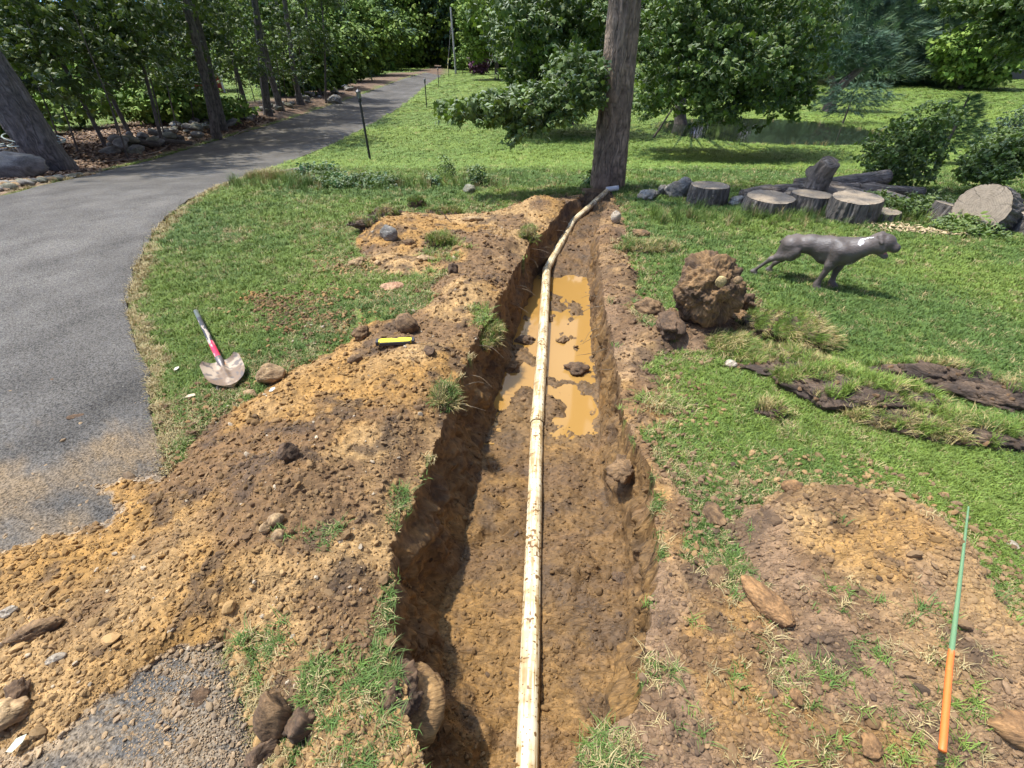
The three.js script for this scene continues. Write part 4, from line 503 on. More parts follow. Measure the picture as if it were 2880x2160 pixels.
// ---------------------------------------------------------------- lamps and poles
function lamp(label, x, z, h, lean, group) { const y = base(x, z), g = thing('lamp_post', label, 'lamp post', [x, y, z], 0, group), blk = std([.018, .017, .016], .45); g.rotation.z = lean; const r = .038; mesh('post', tube([[0, -.1, 0], [0, h * .5, 0], [0, h * .86, 0]], [r, r * .95, r * .9], 14, [1, 1, 1], 0, 4), std([.022, .02, .018], .5), g); mesh('collar', new THREE.LatheGeometry([[.0, 0], [.055, 0], [.06, .02], [.045, .05], [.05, .08], [0, .09]].map(p => new THREE.Vector2(...p)), 18).translate(0, h * .84, 0), blk, g); mesh('glass', new THREE.CylinderGeometry(.07, .05, h * .09, 6).translate(0, h * .92, 0), std([.22, .23, .22], .15), g); mesh('cap', new THREE.LatheGeometry([[.095, 0], [.09, .012], [.05, .05], [.015, .065], [.018, .085], [0, .1]].map(p => new THREE.Vector2(...p)), 18).translate(0, h * .965, 0), blk, g); for (let i = 0; i < 6; i++) { const a = i / 6 * 6.283; const b = mesh('bar', new THREE.BoxGeometry(.008, h * .09, .008), blk, g); b.position.set(.062 * Math.cos(a), h * .92, .062 * Math.sin(a)); } return g; }
lamp('nearest black lamp post beside the driveway and the weeds', -4.576,-16.351, 1.95, .015);
lamp('second black lamp post along the driveway edge', -6.359,-40.094, 1.85, -.02);
lamp('third thin black lamp post along the driveway', -8.73,-65.552, 1.9, -.02);
lamp('fourth and farthest black lamp post near the white pole', -9.625,-84.669, 2.0, 0);
lamp('black lamp post in the distance right of the purple shrub', -0.086,-103.761, 3.0, 0);
{ const [x, z] = [-10.235,-101.69], y = base(x, z); const g = thing('utility_pole', 'tall white utility pole with guy wire by the driveway end', 'pole', [x, y, z]); mesh('pole', tube([[0, -.3, 0], [-.1, 4, 0], [-.25, 9.6, 0]], [.17, .16, .14], 14, [.62, .62, .6], 0, 6), M.barkThin, g); const [wx, wz] = [-11.182,-95.882]; mesh('guy_wire', tube([[-.22, 8.2, 0], [wx - x, 0, wz - z]], [.025, .025], 6, [.3, .3, .3], 0, 2), M.barkThin, g); mesh('guy_guard', tube([[mix(wx - x, -.22, .3), 2.5, (wz - z) * .7], [wx - x, 0, wz - z]], [.06, .06], 8, [.7, .65, .3], 0, 2), M.barkThin, g); }

// ---------------------------------------------------------------- dog
{
  const B = [[-.07, .362, 0, .06, .395, 0, .088, .09], [.06, .4, 0, .2, .395, 0, .078, .105], [.2, .385, 0, .34, .39, 0, .108, .12], [.24, .315, 0, .4, .36, 0, .08, .092], [.34, .405, 0, .45, .44, 0, .11, .092], [.45, .445, 0, .55, .495, 0, .092, .078], [.1, .35, 0, .2, .32, 0, .05, .08],
    [-.08, .365, .06, -.06, .28, .08, .085, .062], [-.13, .36, .05, -.16, .25, .075, .062, .04], [-.06, .285, .08, -.225, .195, .085, .05, .022], [-.225, .195, .085, -.355, .03, .085, .02, .015], [-.36, .022, .085, -.325, .012, .085, .022, .02],
    [-.08, .365, -.06, -.06, .25, -.08, .085, .058], [-.06, .255, -.08, -.2, .12, -.085, .048, .022], [-.2, .12, -.085, -.252, .02, -.085, .02, .015], [-.256, .02, -.085, -.22, .012, -.085, .021, .02],
    [.345, .40, .075, .30, .268, .09, .078, .045], [.30, .268, .09, .252, .06, .085, .036, .02], [.252, .06, .085, .262, .016, .085, .025, .027], [.262, .016, .085, .292, .011, .085, .026, .019],
    [.36, .38, -.075, .352, .22, -.088, .075, .043], [.352, .22, -.088, .352, .05, -.085, .035, .02], [.352, .05, -.085, .375, .015, -.085, .025, .027], [.375, .015, -.085, .402, .011, -.085, .026, .019],
    [-.15, .41, 0, -.21, .35, -.02, .026, .012], [.27, .47, .05, .35, .42, .1, .04, .035], [.3, .41, .1, .33, .34, .105, .035, .03], [-.1, .39, .075, -.04, .33, .1, .04, .035], [-.02, .03 + .29, .1, -.06, .28, .1, .03, .03]];
  const H = [[.585, .535, 0, .635, .537, 0, .082, .074], [.60, .50, .03, .63, .49, .03, .05, .045], [.60, .50, -.03, .63, .49, -.03, .05, .045], [.65, .522, 0, .715, .502, 0, .055, .042], [.61, .46, 0, .672, .416, 0, .042, .026], [.578, .592, .05, .612, .545, .088, .024, .01], [.578, .592, -.05, .612, .545, -.088, .024, .01], [.655, .556, .025, .66, .556, .025, .018, .018], [.655, .556, -.025, .66, .556, -.025, .018, .018]];
  const cap = (p, x, y, z) => { const ax = p[3] - p[0], ay = p[4] - p[1], az = p[5] - p[2], wx = x - p[0], wy = y - p[1], wz = z - p[2]; const t = clamp((wx * ax + wy * ay + wz * az) / (ax * ax + ay * ay + az * az + 1e-9), 0, 1); return Math.hypot(wx - ax * t, wy - ay * t, wz - az * t) - (p[6] + (p[7] - p[6]) * t); };
  const smin = (a, b, k) => { const h = Math.max(k - Math.abs(a - b), 0) / k; return Math.min(a, b) - h * h * k * .25; };
  const field = (x, y, z) => { let d = 1; for (const b of B) d = smin(d, cap(b, x, y, z), .035); let e = 1; for (const b of H) e = smin(e, cap(b, x, y, z), .016); return smin(d, e, .03); };
  const N = 100, lo = [-.46, -.04, -.18], hi = [.80, .68, .18]; const mc = new MarchingCubes(N, new THREE.MeshBasicMaterial(), false, false, 160000); mc.isolation = 0;
  for (let k = 0; k < N; k++) for (let j = 0; j < N; j++) for (let i = 0; i < N; i++) { const X = (i - N / 2) / (N / 2), Y = (j - N / 2) / (N / 2), Z = (k - N / 2) / (N / 2); mc.field[i + j * N + k * N * N] = -field(mix(lo[0], hi[0], X * .5 + .5), mix(lo[1], hi[1], Y * .5 + .5), mix(lo[2], hi[2], Z * .5 + .5)); }
  mc.update(); const n = mc.count, pos = []; for (let i = 0; i < n; i++) pos.push(mix(lo[0], hi[0], mc.positionArray[i * 3] * .5 + .5), mix(lo[1], hi[1], mc.positionArray[i * 3 + 1] * .5 + .5), mix(lo[2], hi[2], mc.positionArray[i * 3 + 2] * .5 + .5));
  let g = new THREE.BufferGeometry(); g.setAttribute('position', new THREE.Float32BufferAttribute(pos, 3)); g = mergeVertices(g, 5e-4); g.computeVertexNormals(); const P = g.attributes.position, col = [];
  for (let i = 0; i < P.count; i++) { const x = P.getX(i), y = P.getY(i), z = P.getZ(i), q = fbm(x * 9, y * 9, z * 9, 3); let c = mix3([.08, .064, .053], [.125, .1, .083], sm(-.2, .3, q)); const w = .012 * vn(x * 90, y * 90, z * 90); if (Math.hypot((x - .455) / .02, (y - .515) / .024) + w * 20 < 1 && z > .0) c = [.75, .74, .72]; if (Math.abs(y - (.535 + (x - .455) * .5)) < .005 + w * .5 && x > .45 && x < .53 && z > .02) c = [.72, .71, .69]; if (Math.hypot((x - .43) / .045, (y - .315) / .05, z / .06) + w * 15 < 1) c = [.7, .69, .66]; if (y < .016 + w && x > -.34) c = mix3(c, [.5, .48, .45], .6); if (x > .622 && x < .7 && y < .482 && y > .437 && Math.abs(z) < .03) c = [.36, .13, .12]; if (x > .738 && y > .495 && y < .53) c = [.04, .035, .035]; col.push(...c); }
  g.setAttribute('color', new THREE.Float32BufferAttribute(col, 3)); { const u = []; for (let i = 0; i < P.count; i++) u.push((P.getX(i) + P.getZ(i) * .6) * 1.6, (P.getY(i) * 1.0 - P.getZ(i) * .6) * 2.4); g.setAttribute('uv', new THREE.Float32BufferAttribute(u, 2)); } const dx = 2.91, dz = -4.57; const d = thing('dog', 'slim grey brown dog with white neck patch striding across the lawn', 'dog', [dx, groundY(dx, dz) + .002, dz], -.7076); mesh('body', g, std([1, 1, 1], .52, { vertexColors: true, bumpMap: soilBump, bumpScale: .004 }), d);
  for (const s of [-1, 1]) { const e = mesh('eye', new THREE.SphereGeometry(.0085, 12, 10), std([.03, .025, .02], .15), d); e.position.set(.672, .549, .044 * s); }
}
// ---------------------------------------------------------------- trees
const rel = (x, z, L) => { const y0 = base(x, z); return L.map(b => [b[0] - x, b[1] - y0, b[2] - z, ...b.slice(3)]); };
{ const [x, z, lean] = [1.828,-9.591,-0.003]; const y0 = base(x, z); const low = rel(x, z, [[-0.712,1.147,-8.6, .5, .15, .45, 110], [-0.156,1.166,-8.6, .6, .24, .55, 270], [0.488,1.206,-8.9, .65, .38, .6, 400], [0.044,0.85,-8.2, .16, .16, .2, 22], [1.058,1.452,-9.4, .6, .5, .7, 330], [0.405,1.018,-8.6, .5, .2, .4, 120]]);
  const T = low[5]; const g = tree({ name: 'shade_tree', label: 'tall tree with rough grey trunk at the end of the trench', x, z, lean, h: 9, r: .285, flare: 1.14, seg: 64, vs: 170, ridge: .26, bark: [.36, .275, .2], wob: .004, noLimbs: true, size: .088, sprig: 'maple', cols: [...GRN.maple, ...GRN.bright.slice(0, 1)], blobs: [...low, [lean * 6 + .5, 7, .6, 3.6, 1.6, 1.5, 900], [2.5, 8, .4, 2.8, 1.6, 1.4, 700], [-1.5, 8.5, 0, 2.6, 1.6, 2, 500]], opt: { th: -.2, freq: 1.8 }, limbs: [{ p: [[lean * 1.9, 1.9, .1], [low[4][0] + .2, low[4][1] + .1, low[4][2]], [low[2][0], low[2][1] + .05, low[2][2]], [low[0][0] + .2, low[0][1], low[0][2]]], r: [.07, .04, .02, .006] }, { p: [[lean * 5, 5, 0], [1.5, 6, .3], [3, 8, .5]], r: [.16, .1, .04] }, { p: [[lean * 5, 5, 0], [-.6, 6.5, .3], [-2, 8.6, .1]], r: [.16, .1, .04] }] });
}
{ const [x, z, lean] = [2.953,-28.979,-0.165]; tree({ name: 'maple_tree', label: 'dense green maple with dark trunk left of the tall trunk', x, z, lean, h: 8, r: .36, size: .2, blobs: rel(x, z, [[1.713,1.734,-25, 2.6, 2.0, 2.2, 620], [0.438,2.64,-23, 1.6, 1.6, 1.6, 260], [2.527,2.971,-24, 2.6, 2.2, 2, 520], [3.426,0.883,-25, 1.6, 1.6, 1.6, 280], [0.884,0.839,-24, 1.3, .9, 1.3, 180], [1.836,4.595,-26, 4, 3, 3, 500]]), opt: { th: -.08, freq: .9 } }); }
{ const [x, z, lean] = [9.343,-29.102,-0.143]; tree({ name: 'maple_tree', label: 'broad dark maple drooping over the pond right of tall trunk', x, z, lean, h: 8.5, r: .3, size: .135, cols: [...GRN.maple, ...GRN.bright.slice(0, 1)], blobs: rel(x, z, [[4.566,2.122,-17, 1.6, 1.9, 1.6, 520], [5.891,2.115,-16.5, 1.9, 2.0, 1.7, 720], [7.538,2.231,-17, 2.0, 2.2, 1.8, 720], [6.534,1.023,-16, 1.4, .9, 1.2, 330], [8.369,0.816,-17.5, 1.2, 1.0, 1.1, 260], [5.021,0.926,-19, 1.1, .9, 1.1, 230], [6.363,0.655,-19, 1.1, .9, 1, 220], [6.139,3.766,-18, 4, 2.6, 2.6, 600], [8.786,2.981,-19, 1.6, 1.4, 1.4, 280]]), opt: { th: -.06, freq: 1.0 } }); }
{ const [x, z] = [6.248,-23.04]; tree({ name: 'dead_limb', label: 'thin dark broken limb hanging at a slant behind the trunk', cat: 'branch', x, z: z, h: 1.6, r: .05, lean: .55, seg: 10, bark: [.16, .13, .11], flare: 1 }); }
{ const [x, z] = [-2.159,-83.262]; tree({ name: 'oak_tree', label: 'yellow green leafy tree right of the white utility pole', x, z, h: 12, r: .3, sprig: 'broad', size: .42, cols: GRN.bright, far: true, blobs: rel(x, z, [[-1.997,5.561,-82, 5, 3.6, 4, 620], [-4.362,2.705,-82, 3.4, 2, 3, 300], [0.252,8.035,-82, 5, 4, 4, 400], [-5.448,6.014,-81, 2.4, 2.4, 2.4, 220]]), opt: { th: -.15, freq: .35 } }); }
// left woods: trunks in the leaf litter
const woods = [
  [[-11.966,-13.117,-0.132], .42, 10, 'stout leaning tree trunk at the left edge tied with rope', 1.25, [.24, .22, .2]],
  [[-12.492,-21.721,0.102], .16, 11, 'front trunk of the leaning pair left of the driveway', 1.3, [.19, .165, .14]],
  [[-13.125,-24.214,-0.038], .15, 11, 'rear trunk of the leaning pair left of the driveway', 1.3, [.2, .175, .15]],
  [[-13.785,-30.847,0.057], .20, 12, 'dark trunk beside the mossy pale trunk in the woods', 1.4, [.2, .175, .15]],
  [[-14.13,-33.267,-0.044], .17, 12, 'pale split trunk with yellow moss at its foot', 1.5, [.24, .215, .18]],
  [[-14.437,-37.686,0.002], .17, 12, 'trunk with flared roots at the top of the litter bank', 1.7, [.22, .19, .165]],
  [[-12.836,-19.127,0.065], .06, 7, 'thin dark sapling trunk left of the leaning pair', 1.2, [.19, .165, .14]],
  [[-13.66,-39.997,0.143], .07, 9, 'slim trunk beside the pale boulder near the driveway', 1.2, [.2, .17, .15]],
  [[-14.121,-28.878,-0.073], .1, 9, 'slanting dark trunk between leaning pair and mossy trunk', 1.2, [.2, .17, .145]],
  [[-14.154,-19.686,-0.09], .07, 8, 'dark slanting sapling behind the stone heap', 1.2, [.19, .16, .135]],
  [[-17.986,-45.408,0.045], .2, 12, 'thick trunk behind the flared root trunk', 1.2, [.2, .17, .145]],
  [[-16.056,-45.408,0.097], .12, 11, 'upright dark trunk deep in the left woods', 1.2, [.2, .17, .145]],
  [[-15.184,-25.677,-0.12], .08, 8, 'thin trunk leaning behind the paired trunks', 1.2, [.19, .16, .135]],
  [[-13.603,-17.425,-0.215], .06, 7, 'thin sapling right of the rope tied trunk', 1.2, [.19, .16, .135]],
];
woods.forEach(([[x, z, lean], r, h, label, flare, bark], i) => { const t = h, cx = lean * h * .85; const big = r > .11; tree({ name: 'woodland_tree', label, group: 'trees in the left woods', x, z, lean, h, r, flare, bark, seg: big ? 32 : 14, vs: big ? 70 : 30, ridge: r > .3 ? .24 : big ? .16 : .05, wob: .02, size: .19, cols: GRN.under, sprig: i % 2 ? 'maple' : 'broad', blobs: big ? [[cx, h * .78, 0, 2.6, 1.9, 2.4, 240], [cx * .8 + 1.2, h * .62, -1.5, 2.0, 1.3, 2, 150], [cx * .8 - 1.5, h * .66, .8, 2.0, 1.3, 1.8, 150]] : [[cx * .7, h * .7, 0, 1.6, 1.1, 1.5, 190], [cx * .45 - .5, h * .42, .4, 1.2, .7, 1.1, 130]], opt: { th: -.1, freq: .8 } }); });
// understory leaf sprays of the woods at eye level
const under = [[[-13.716,1.023,-16], 1.8, 1, 204], [[-13.301,1.781,-18], 2.3, 1.2, 252], [[-13.27,2.415,-16], 2.1, 1, 204], [[-13.728,2.187,-22], 2.2, 1.5, 216], [[-13.017,3.037,-20], 2.6, 1.1, 216], [[-14.088,1.09,-24], 1.7, .9, 132], [[-13.402,2.769,-27], 2.6, 1.6, 204], [[-14.301,1.121,-29], 2.1, 1.1, 144], [[-13.764,2.962,-33], 2.6, 2, 192], [[-14.918,2.68,-40], 3, 2.4, 180], [[-14.703,1.178,-36], 2.2, 1.4, 132], [[-13.064,3.119,-24], 2.2, 1.2, 156], [[-11.887,3.284,-16], 2.3, .8, 168]];
under.forEach(([[x, y, z], r, ry, n], i) => { const by = base(x, z); tree({ name: 'understory_sapling', label: 'leafy understory sapling in the shade of the left woods', group: 'understory saplings in the left woods', x: x - .3, z, lean: .12, h: Math.max(.8, y - by + ry), r: .025, seg: 8, vs: 16, ridge: 0, size: .15, sprig: i % 3 ? 'broad' : 'maple', cols: GRN.under, blobs: [[.3, y - by, 0, r, ry, r * .8, n]], opt: { th: -.02, freq: 1.2 } }); });
// sunny shrubs behind the woods
[[[-15.744,0.065,-24], 1.8, 1.1, 300], [[-18.855,0.761,-28], 2.4, 1.2, 300], [[-17.94,0.023,-19], 1.6, .8, 260], [[-18.057,0.137,-22], 1.8, .6, 200], [[-14.68,-0.28,-26], 2, .9, 260], [[-22.1,0.888,-30], 3, .9, 260], [[-24.741,1.9,-30], 2.4, 1.0, 240], [[-19.023,1.675,-34], 3, 1.2, 280], [[-18.076,1.9,-38], 3.4, 1.6, 300]].forEach(([[x, y, z], r, ry, n], i) => { const by = base(x, z); tree({ name: 'sunny_shrub', label: 'bright sunlit shrub glimpsed behind the left woods', cat: 'shrub', group: 'sunlit shrubs behind the woods', x, z, h: Math.max(.6, y - by), r: .03, seg: 8, vs: 8, ridge: 0, size: .22, sprig: 'broad', far: true, cols: GRN.bright, blobs: [[0, y - by, 0, r, ry, r * .8, n]], opt: { th: -.2, freq: .9 } }); });
// foliage wall along the left of the driveway
[[-15.699,-45.492, 3.2, 5.5], [-16.791,-54.674, 3.4, 6], [-17.687,-66.796, 4, 7.5], [-19.275,-83.871, 5, 9], [-20.949,-106.279, 6, 11], [-20.635,-124.315, 7, 13], [-23.282,-80.736, 5, 9], [-22.054,-64.761, 4.5, 8]].forEach((a, i) => { const [x, z, r, h] = a; tree({ name: 'roadside_tree', label: ['bushy tree at the woods corner nearest the driveway bend', 'second bushy tree along the left of the driveway', 'third leafy tree along the left of the driveway', 'tall leafy tree midway along the far driveway', 'tall tree with low foliage by the far driveway', 'farthest leafy tree at the driveway end', 'leafy tree behind the driveway row', 'leafy tree filling the gap behind the woods corner'][i], x: x - r * .75, z, h, r: .16 + .02 * i, vs: 12, seg: 10, size: .16 + .005 * -z, sprig: i % 2 ? 'broad' : 'oval', far: true, noLimbs: true, cols: i % 2 ? [...GRN.maple, ...GRN.bright] : [...GRN.maple, ...GRN.maple, ...GRN.blue, ...GRN.bright], group: 'trees along the driveway', blobs: [[0, h * .25, 0, r * .9, h * .28, r * .9, 700], [r * .2, h * .55, 0, r, h * .3, r, 800], [-r * .3, h * .85, 0, r * .9, h * .25, r, 500]], opt: { th: -.16, freq: 1.6 / r } }); });
// dark forest closing the view
for (let i = 0; i < 26; i++) { const x = -90 + i * 6.2 + rr(-1, 1), h = rr(17, 22), z = -150 - rr(0, 6); tree({ name: 'forest_tree', label: 'dark dense forest tree closing the far background', group: 'forest trees in the far background', x, z, h, r: .35, vs: 8, seg: 8, size: 1.1, sprig: 'broad', far: true, noLimbs: true, cols: [...GRN.dark, ...GRN.under], blobs: [[0, h * .2, 0, 5.5, h * .22, 4, 260], [0, h * .45, 0, 5.5, h * .25, 4, 300]], opt: { th: -.5, wob: .2 } }); }
for (let i = 0; i < 30; i++) { const x = -95 + i * 7.4 + rr(-2, 2), z = -(i < 8 ? 55 + i * 9 : i > 17 ? 112 - (i - 17) * 3 : 126) - rr(0, 8), h = rr(15, 20), r = rr(5, 6.5); if (x < -45 && z > -80) continue; tree({ name: 'forest_tree', label: 'dark dense forest tree closing the far background', group: 'forest trees in the far background', x, z, h, r: .35, vs: 8, seg: 8, size: .85, sprig: 'broad', far: true, noLimbs: true, cols: [...GRN.dark, ...GRN.under], blobs: [[0, h * .22, 0, r * .9, h * .24, r * .8, 260], [0, h * .5, 0, r, h * .28, r, 320], [0, h * .8, 0, r * .8, h * .22, r, 240]], opt: { th: -.2, freq: .25 } }); }
// purple shrub and companions
{ const [x, z] = [-5.642,-99.698]; tree({ name: 'purple_shrub', label: 'purple leaved shrub on the far lawn by the road', cat: 'shrub', x, z, h: 2.6, r: .08, vs: 8, seg: 8, size: .32, sprig: 'oval', far: true, cols: GRN.purple, blobs: [[0, 2.4, 0, 1.9, 1.5, 1.6, 420], [-.2, 1.2, 0, 1.7, 1.0, 1.4, 260]], opt: { th: -.3 } }); }
{ const [x, z] = [-9.523,-108.164]; tree({ name: 'road_shrub', label: 'yellow green shrub between white pole and purple shrub', cat: 'shrub', x, z, h: 2.5, r: .06, vs: 8, seg: 8, size: .35, sprig: 'broad', far: true, cols: GRN.bright, blobs: [[0, 2.2, 0, 2.2, 1.4, 1.6, 220]], opt: { th: -.2 } }); }
// right side: white pine, clipped pine, shrubs
{ const [x, z] = [43.73,-66.891]; const bl = [[36.075,5.049,-62, 7, 1.5, 4, 520], [41.127,5.614,-62, 7, 1.4, 4, 480], [45.288,5.049,-62, 6, 1.3, 4, 420], [37.168,3.069,-60, 7, 1.6, 4, 560], [43.057,3.284,-61, 6.5, 1.3, 4, 480], [34.756,1.705,-59, 5, 1.4, 4, 420], [40.323,1.503,-60, 6, 1.4, 4, 480], [44.343,1.303,-60, 5, 1.2, 3.5, 380], [36.665,0.342,-58, 6, 1.0, 4, 380], [42.77,0.112,-59, 5, .8, 3.5, 280], [33.171,3.452,-60, 4, 2, 4, 380], [39.481,7.975,-62, 9, 3, 5, 500]]; tree({ name: 'white_pine', label: 'wide blue green white pine with sweeping branches on far lawn', x, z, h: 16, r: .5, seg: 12, vs: 12, noLimbs: true, size: 1.15, sprig: 'needle', far: true, cols: [[.12, .19, .10], [.15, .23, .11], [.1, .16, .09], [.17, .25, .1], [.08, .13, .07]], blobs: rel(x, z, bl), opt: { th: -.12, freq: .35, needle: true, tilt: .35 } }); }
{ const [x, z, lean] = [21.908,-37.062,0.09]; tree({ name: 'clipped_pine', label: 'small forked pine with thick trunk standing on the far lawn', x, z, lean: 0, h: 1.5, r: .42, flare: 1.4, seg: 20, vs: 20, size: .55, sprig: 'needle', far: true, cols: GRN.blue, noLimbs: true, bark: [.19, .16, .14], limbs: [{ p: [[0, 1.2, 0], [.9, 2.2, 0], [2, 3.4, 0], [2.4, 4.3, 0]], r: [.3, .22, .15, .08] }, { p: [[0, 1.2, 0], [-.6, 2, 0], [-1.2, 2.8, 0]], r: [.25, .15, .06] }], blobs: [[-.1, 3.1, 0, 1.5, .9, 1.3, 330], [1.0, 3.7, 0, 1.3, .7, 1.1, 240]], opt: { th: -.2, needle: true, tilt: .4 } }); }
{ const [x, z] = [43.983,-53.744]; tree({ name: 'rhododendron', label: 'bright yellow green round shrub on the far lawn', cat: 'shrub', x, z, h: 3.5, r: .2, seg: 10, vs: 10, size: .5, sprig: 'broad', far: true, cols: GRN.bright, blobs: [[0, 2.8, 0, 3.6, 2.2, 2.6, 620], [-2, 3.4, 0, 2, 1.2, 1.6, 220], [1.5, 1.6, .5, 2.2, 1.3, 1.6, 260], [1, 5, 0, 2.2, 1.4, 1.8, 260]], opt: { th: -.1, freq: .6 } }); }
{ const [x, ty, z] = [12.617,0.971,-15]; tree({ name: 'young_spruce', label: 'young dark spruce leaning up behind the tipped round', x, z, lean: 0, h: ty - base(x, z), r: .05, seg: 8, vs: 10, size: .17, sprig: 'spruce', noLimbs: true, cols: [[.07, .14, .045], [.09, .175, .055], [.11, .2, .06]], far: true, blobs: [.96, .84, .7, .54, .38].map((t, i) => [0, (ty - base(x, z)) * t, 0, .12 + .2 * i, .2, .12 + .2 * i, 18 + 34 * i]), opt: { th: -.12, freq: 2, needle: true, tilt: .3 } }); }
[[7.054,-8.386, .66, 1.0, 480, 'leafy green shrub behind the logs and tilted round'], [11.833,-11.836, .5, .7, 220, 'loose green shrub near the right edge'], [8.389,-7.839, .6, .75, 320, 'dense green shrub at the right edge above the tipped round'], [17.62,-17.888, 1.1, 1.0, 320, 'pale weedy shrub at the right edge by the pond']].forEach(([x, z, r, h, n, label], i) => tree({ name: 'green_shrub', label, cat: 'shrub', x, z: z - .8, h: h * .9, r: .03, seg: 8, vs: 8, size: .075, sprig: 'broad', cols: i === 3 ? [...GRN.bright, ...GRN.blue] : [...GRN.bright, ...GRN.maple], blobs: [[0, h * .6, 0, r, h * .6, r * .8, n], [r * .35, h * 1.05, 0, r * .6, h * .4, r * .5, n / 3]], opt: { th: -.14, freq: 1.8 } }));
{ const [x, z] = [17.508,-27.538]; tree({ name: 'pond_shrub', label: 'blue green shrub overhanging the pond', cat: 'shrub', x: x + 1, z: z - 2, h: 1.5, r: .05, seg: 8, vs: 8, size: .3, sprig: 'needle', far: true, cols: GRN.blue, blobs: [[0, 1.3, 0, 2.2, .8, 1.4, 420]], opt: { th: -.2, needle: true } }); }
{ const x = 17.5, z = -13.5; tree({ name: 'edge_maple', label: 'dark maple branch reaching in at the top right corner', x, z, h: 7, r: .2, seg: 12, vs: 14, size: .14, blobs: rel(x, z, [[12.04,2.769,-14.5, 1.3, .6, 1.1, 330], [12.478,2.351,-14, .8, .6, .8, 180], [11.541,3.066,-15, 1, .4, 1, 150]]), opt: { th: -.14, freq: 1.2 } }); }
// weeds
const weed = (label, x, z, r, h, n, o = {}) => tree({ name: o.name ?? 'weed_clump', label, cat: 'weeds', x, z, h: h, r: 0, size: o.size ?? .07, sprig: 'oval', cols: o.cols ?? [...GRN.maple, [.07, .17, .05]], blobs: [[0, h * .45, 0, r, h * .5, r * .6, n]], opt: { th: -.3, freq: 3 } });
weed('tall leafy weeds growing in the old bed by the nearest lamp', -4.153,-10.654, .55, .36, 170); weed('low leafy weeds spreading right of the tall weeds', -2.996,-9.591, .8, .26, 260); weed('small weed sprouting left of the mossy stone', -1.532,-9.798, .18, .3, 30); weed('upright weed right of the mossy stone', -0.674,-9.658, .2, .42, 40); weed('thin weed between the small weeds', -1.493,-11.345, .15, .5, 26); weed('weed sprouting at the foot of the tall trunk', 1.648,-9.949, .2, .34, 34); weed('vine leaves between the tilted round and the pale disc', 5.645,-7.516, .3, .28, 60, { cols: GRN.bright }); weed('leafy weeds between tilted round and hidden round', 6.193,-7.218, .65, .3, 200, { cols: [...GRN.bright, ...GRN.maple] }); weed('weeds at the left side of the tipped round', 6.075,-6.406, .4, .22, 110, { cols: GRN.bright }); weed('weeds below the tipped over round', 6.193,-6.165, .35, .16, 80, { cols: GRN.bright });
tag(inst('tall_grass', weedTuft, M.grass, Array.from({ length: 1100 }, (_, i) => { let x, z; do { if (i < 160) { [x, z] = [-5.291,-10.85]; x += gauss() * .22; z += gauss() * .12; } else if (i < 420) { [x, z] = [-3.24,-9.949]; x += gauss() * 1.6; z += gauss() * .4; } else if (i < 620) { const a = rnd() * 6.28; x = 12.8 + 4.7 * Math.cos(a) * rr(1.08, 1.25); z = -25.8 + 4.5 * Math.sin(a) * rr(1.08, 1.25); } else { [x, z] = [5.501,-7.079]; x += rr(-3.4, 3); z += gauss() * .25; } } while (x < 0 && sdp(DRIVE, x, z) > -.08); const c = grassColor(x, z, i < 160 ? .6 : .15), s = i < 420 ? rr(.35, .8) : i < 620 ? rr(.35, .8) : rr(.25, .6); return [x, base(x, z), z, 0, rnd() * 6, 0, s, s, s, ...c]; })), 'uncut tall grass along beds, pond bank and stumps', 'grass');
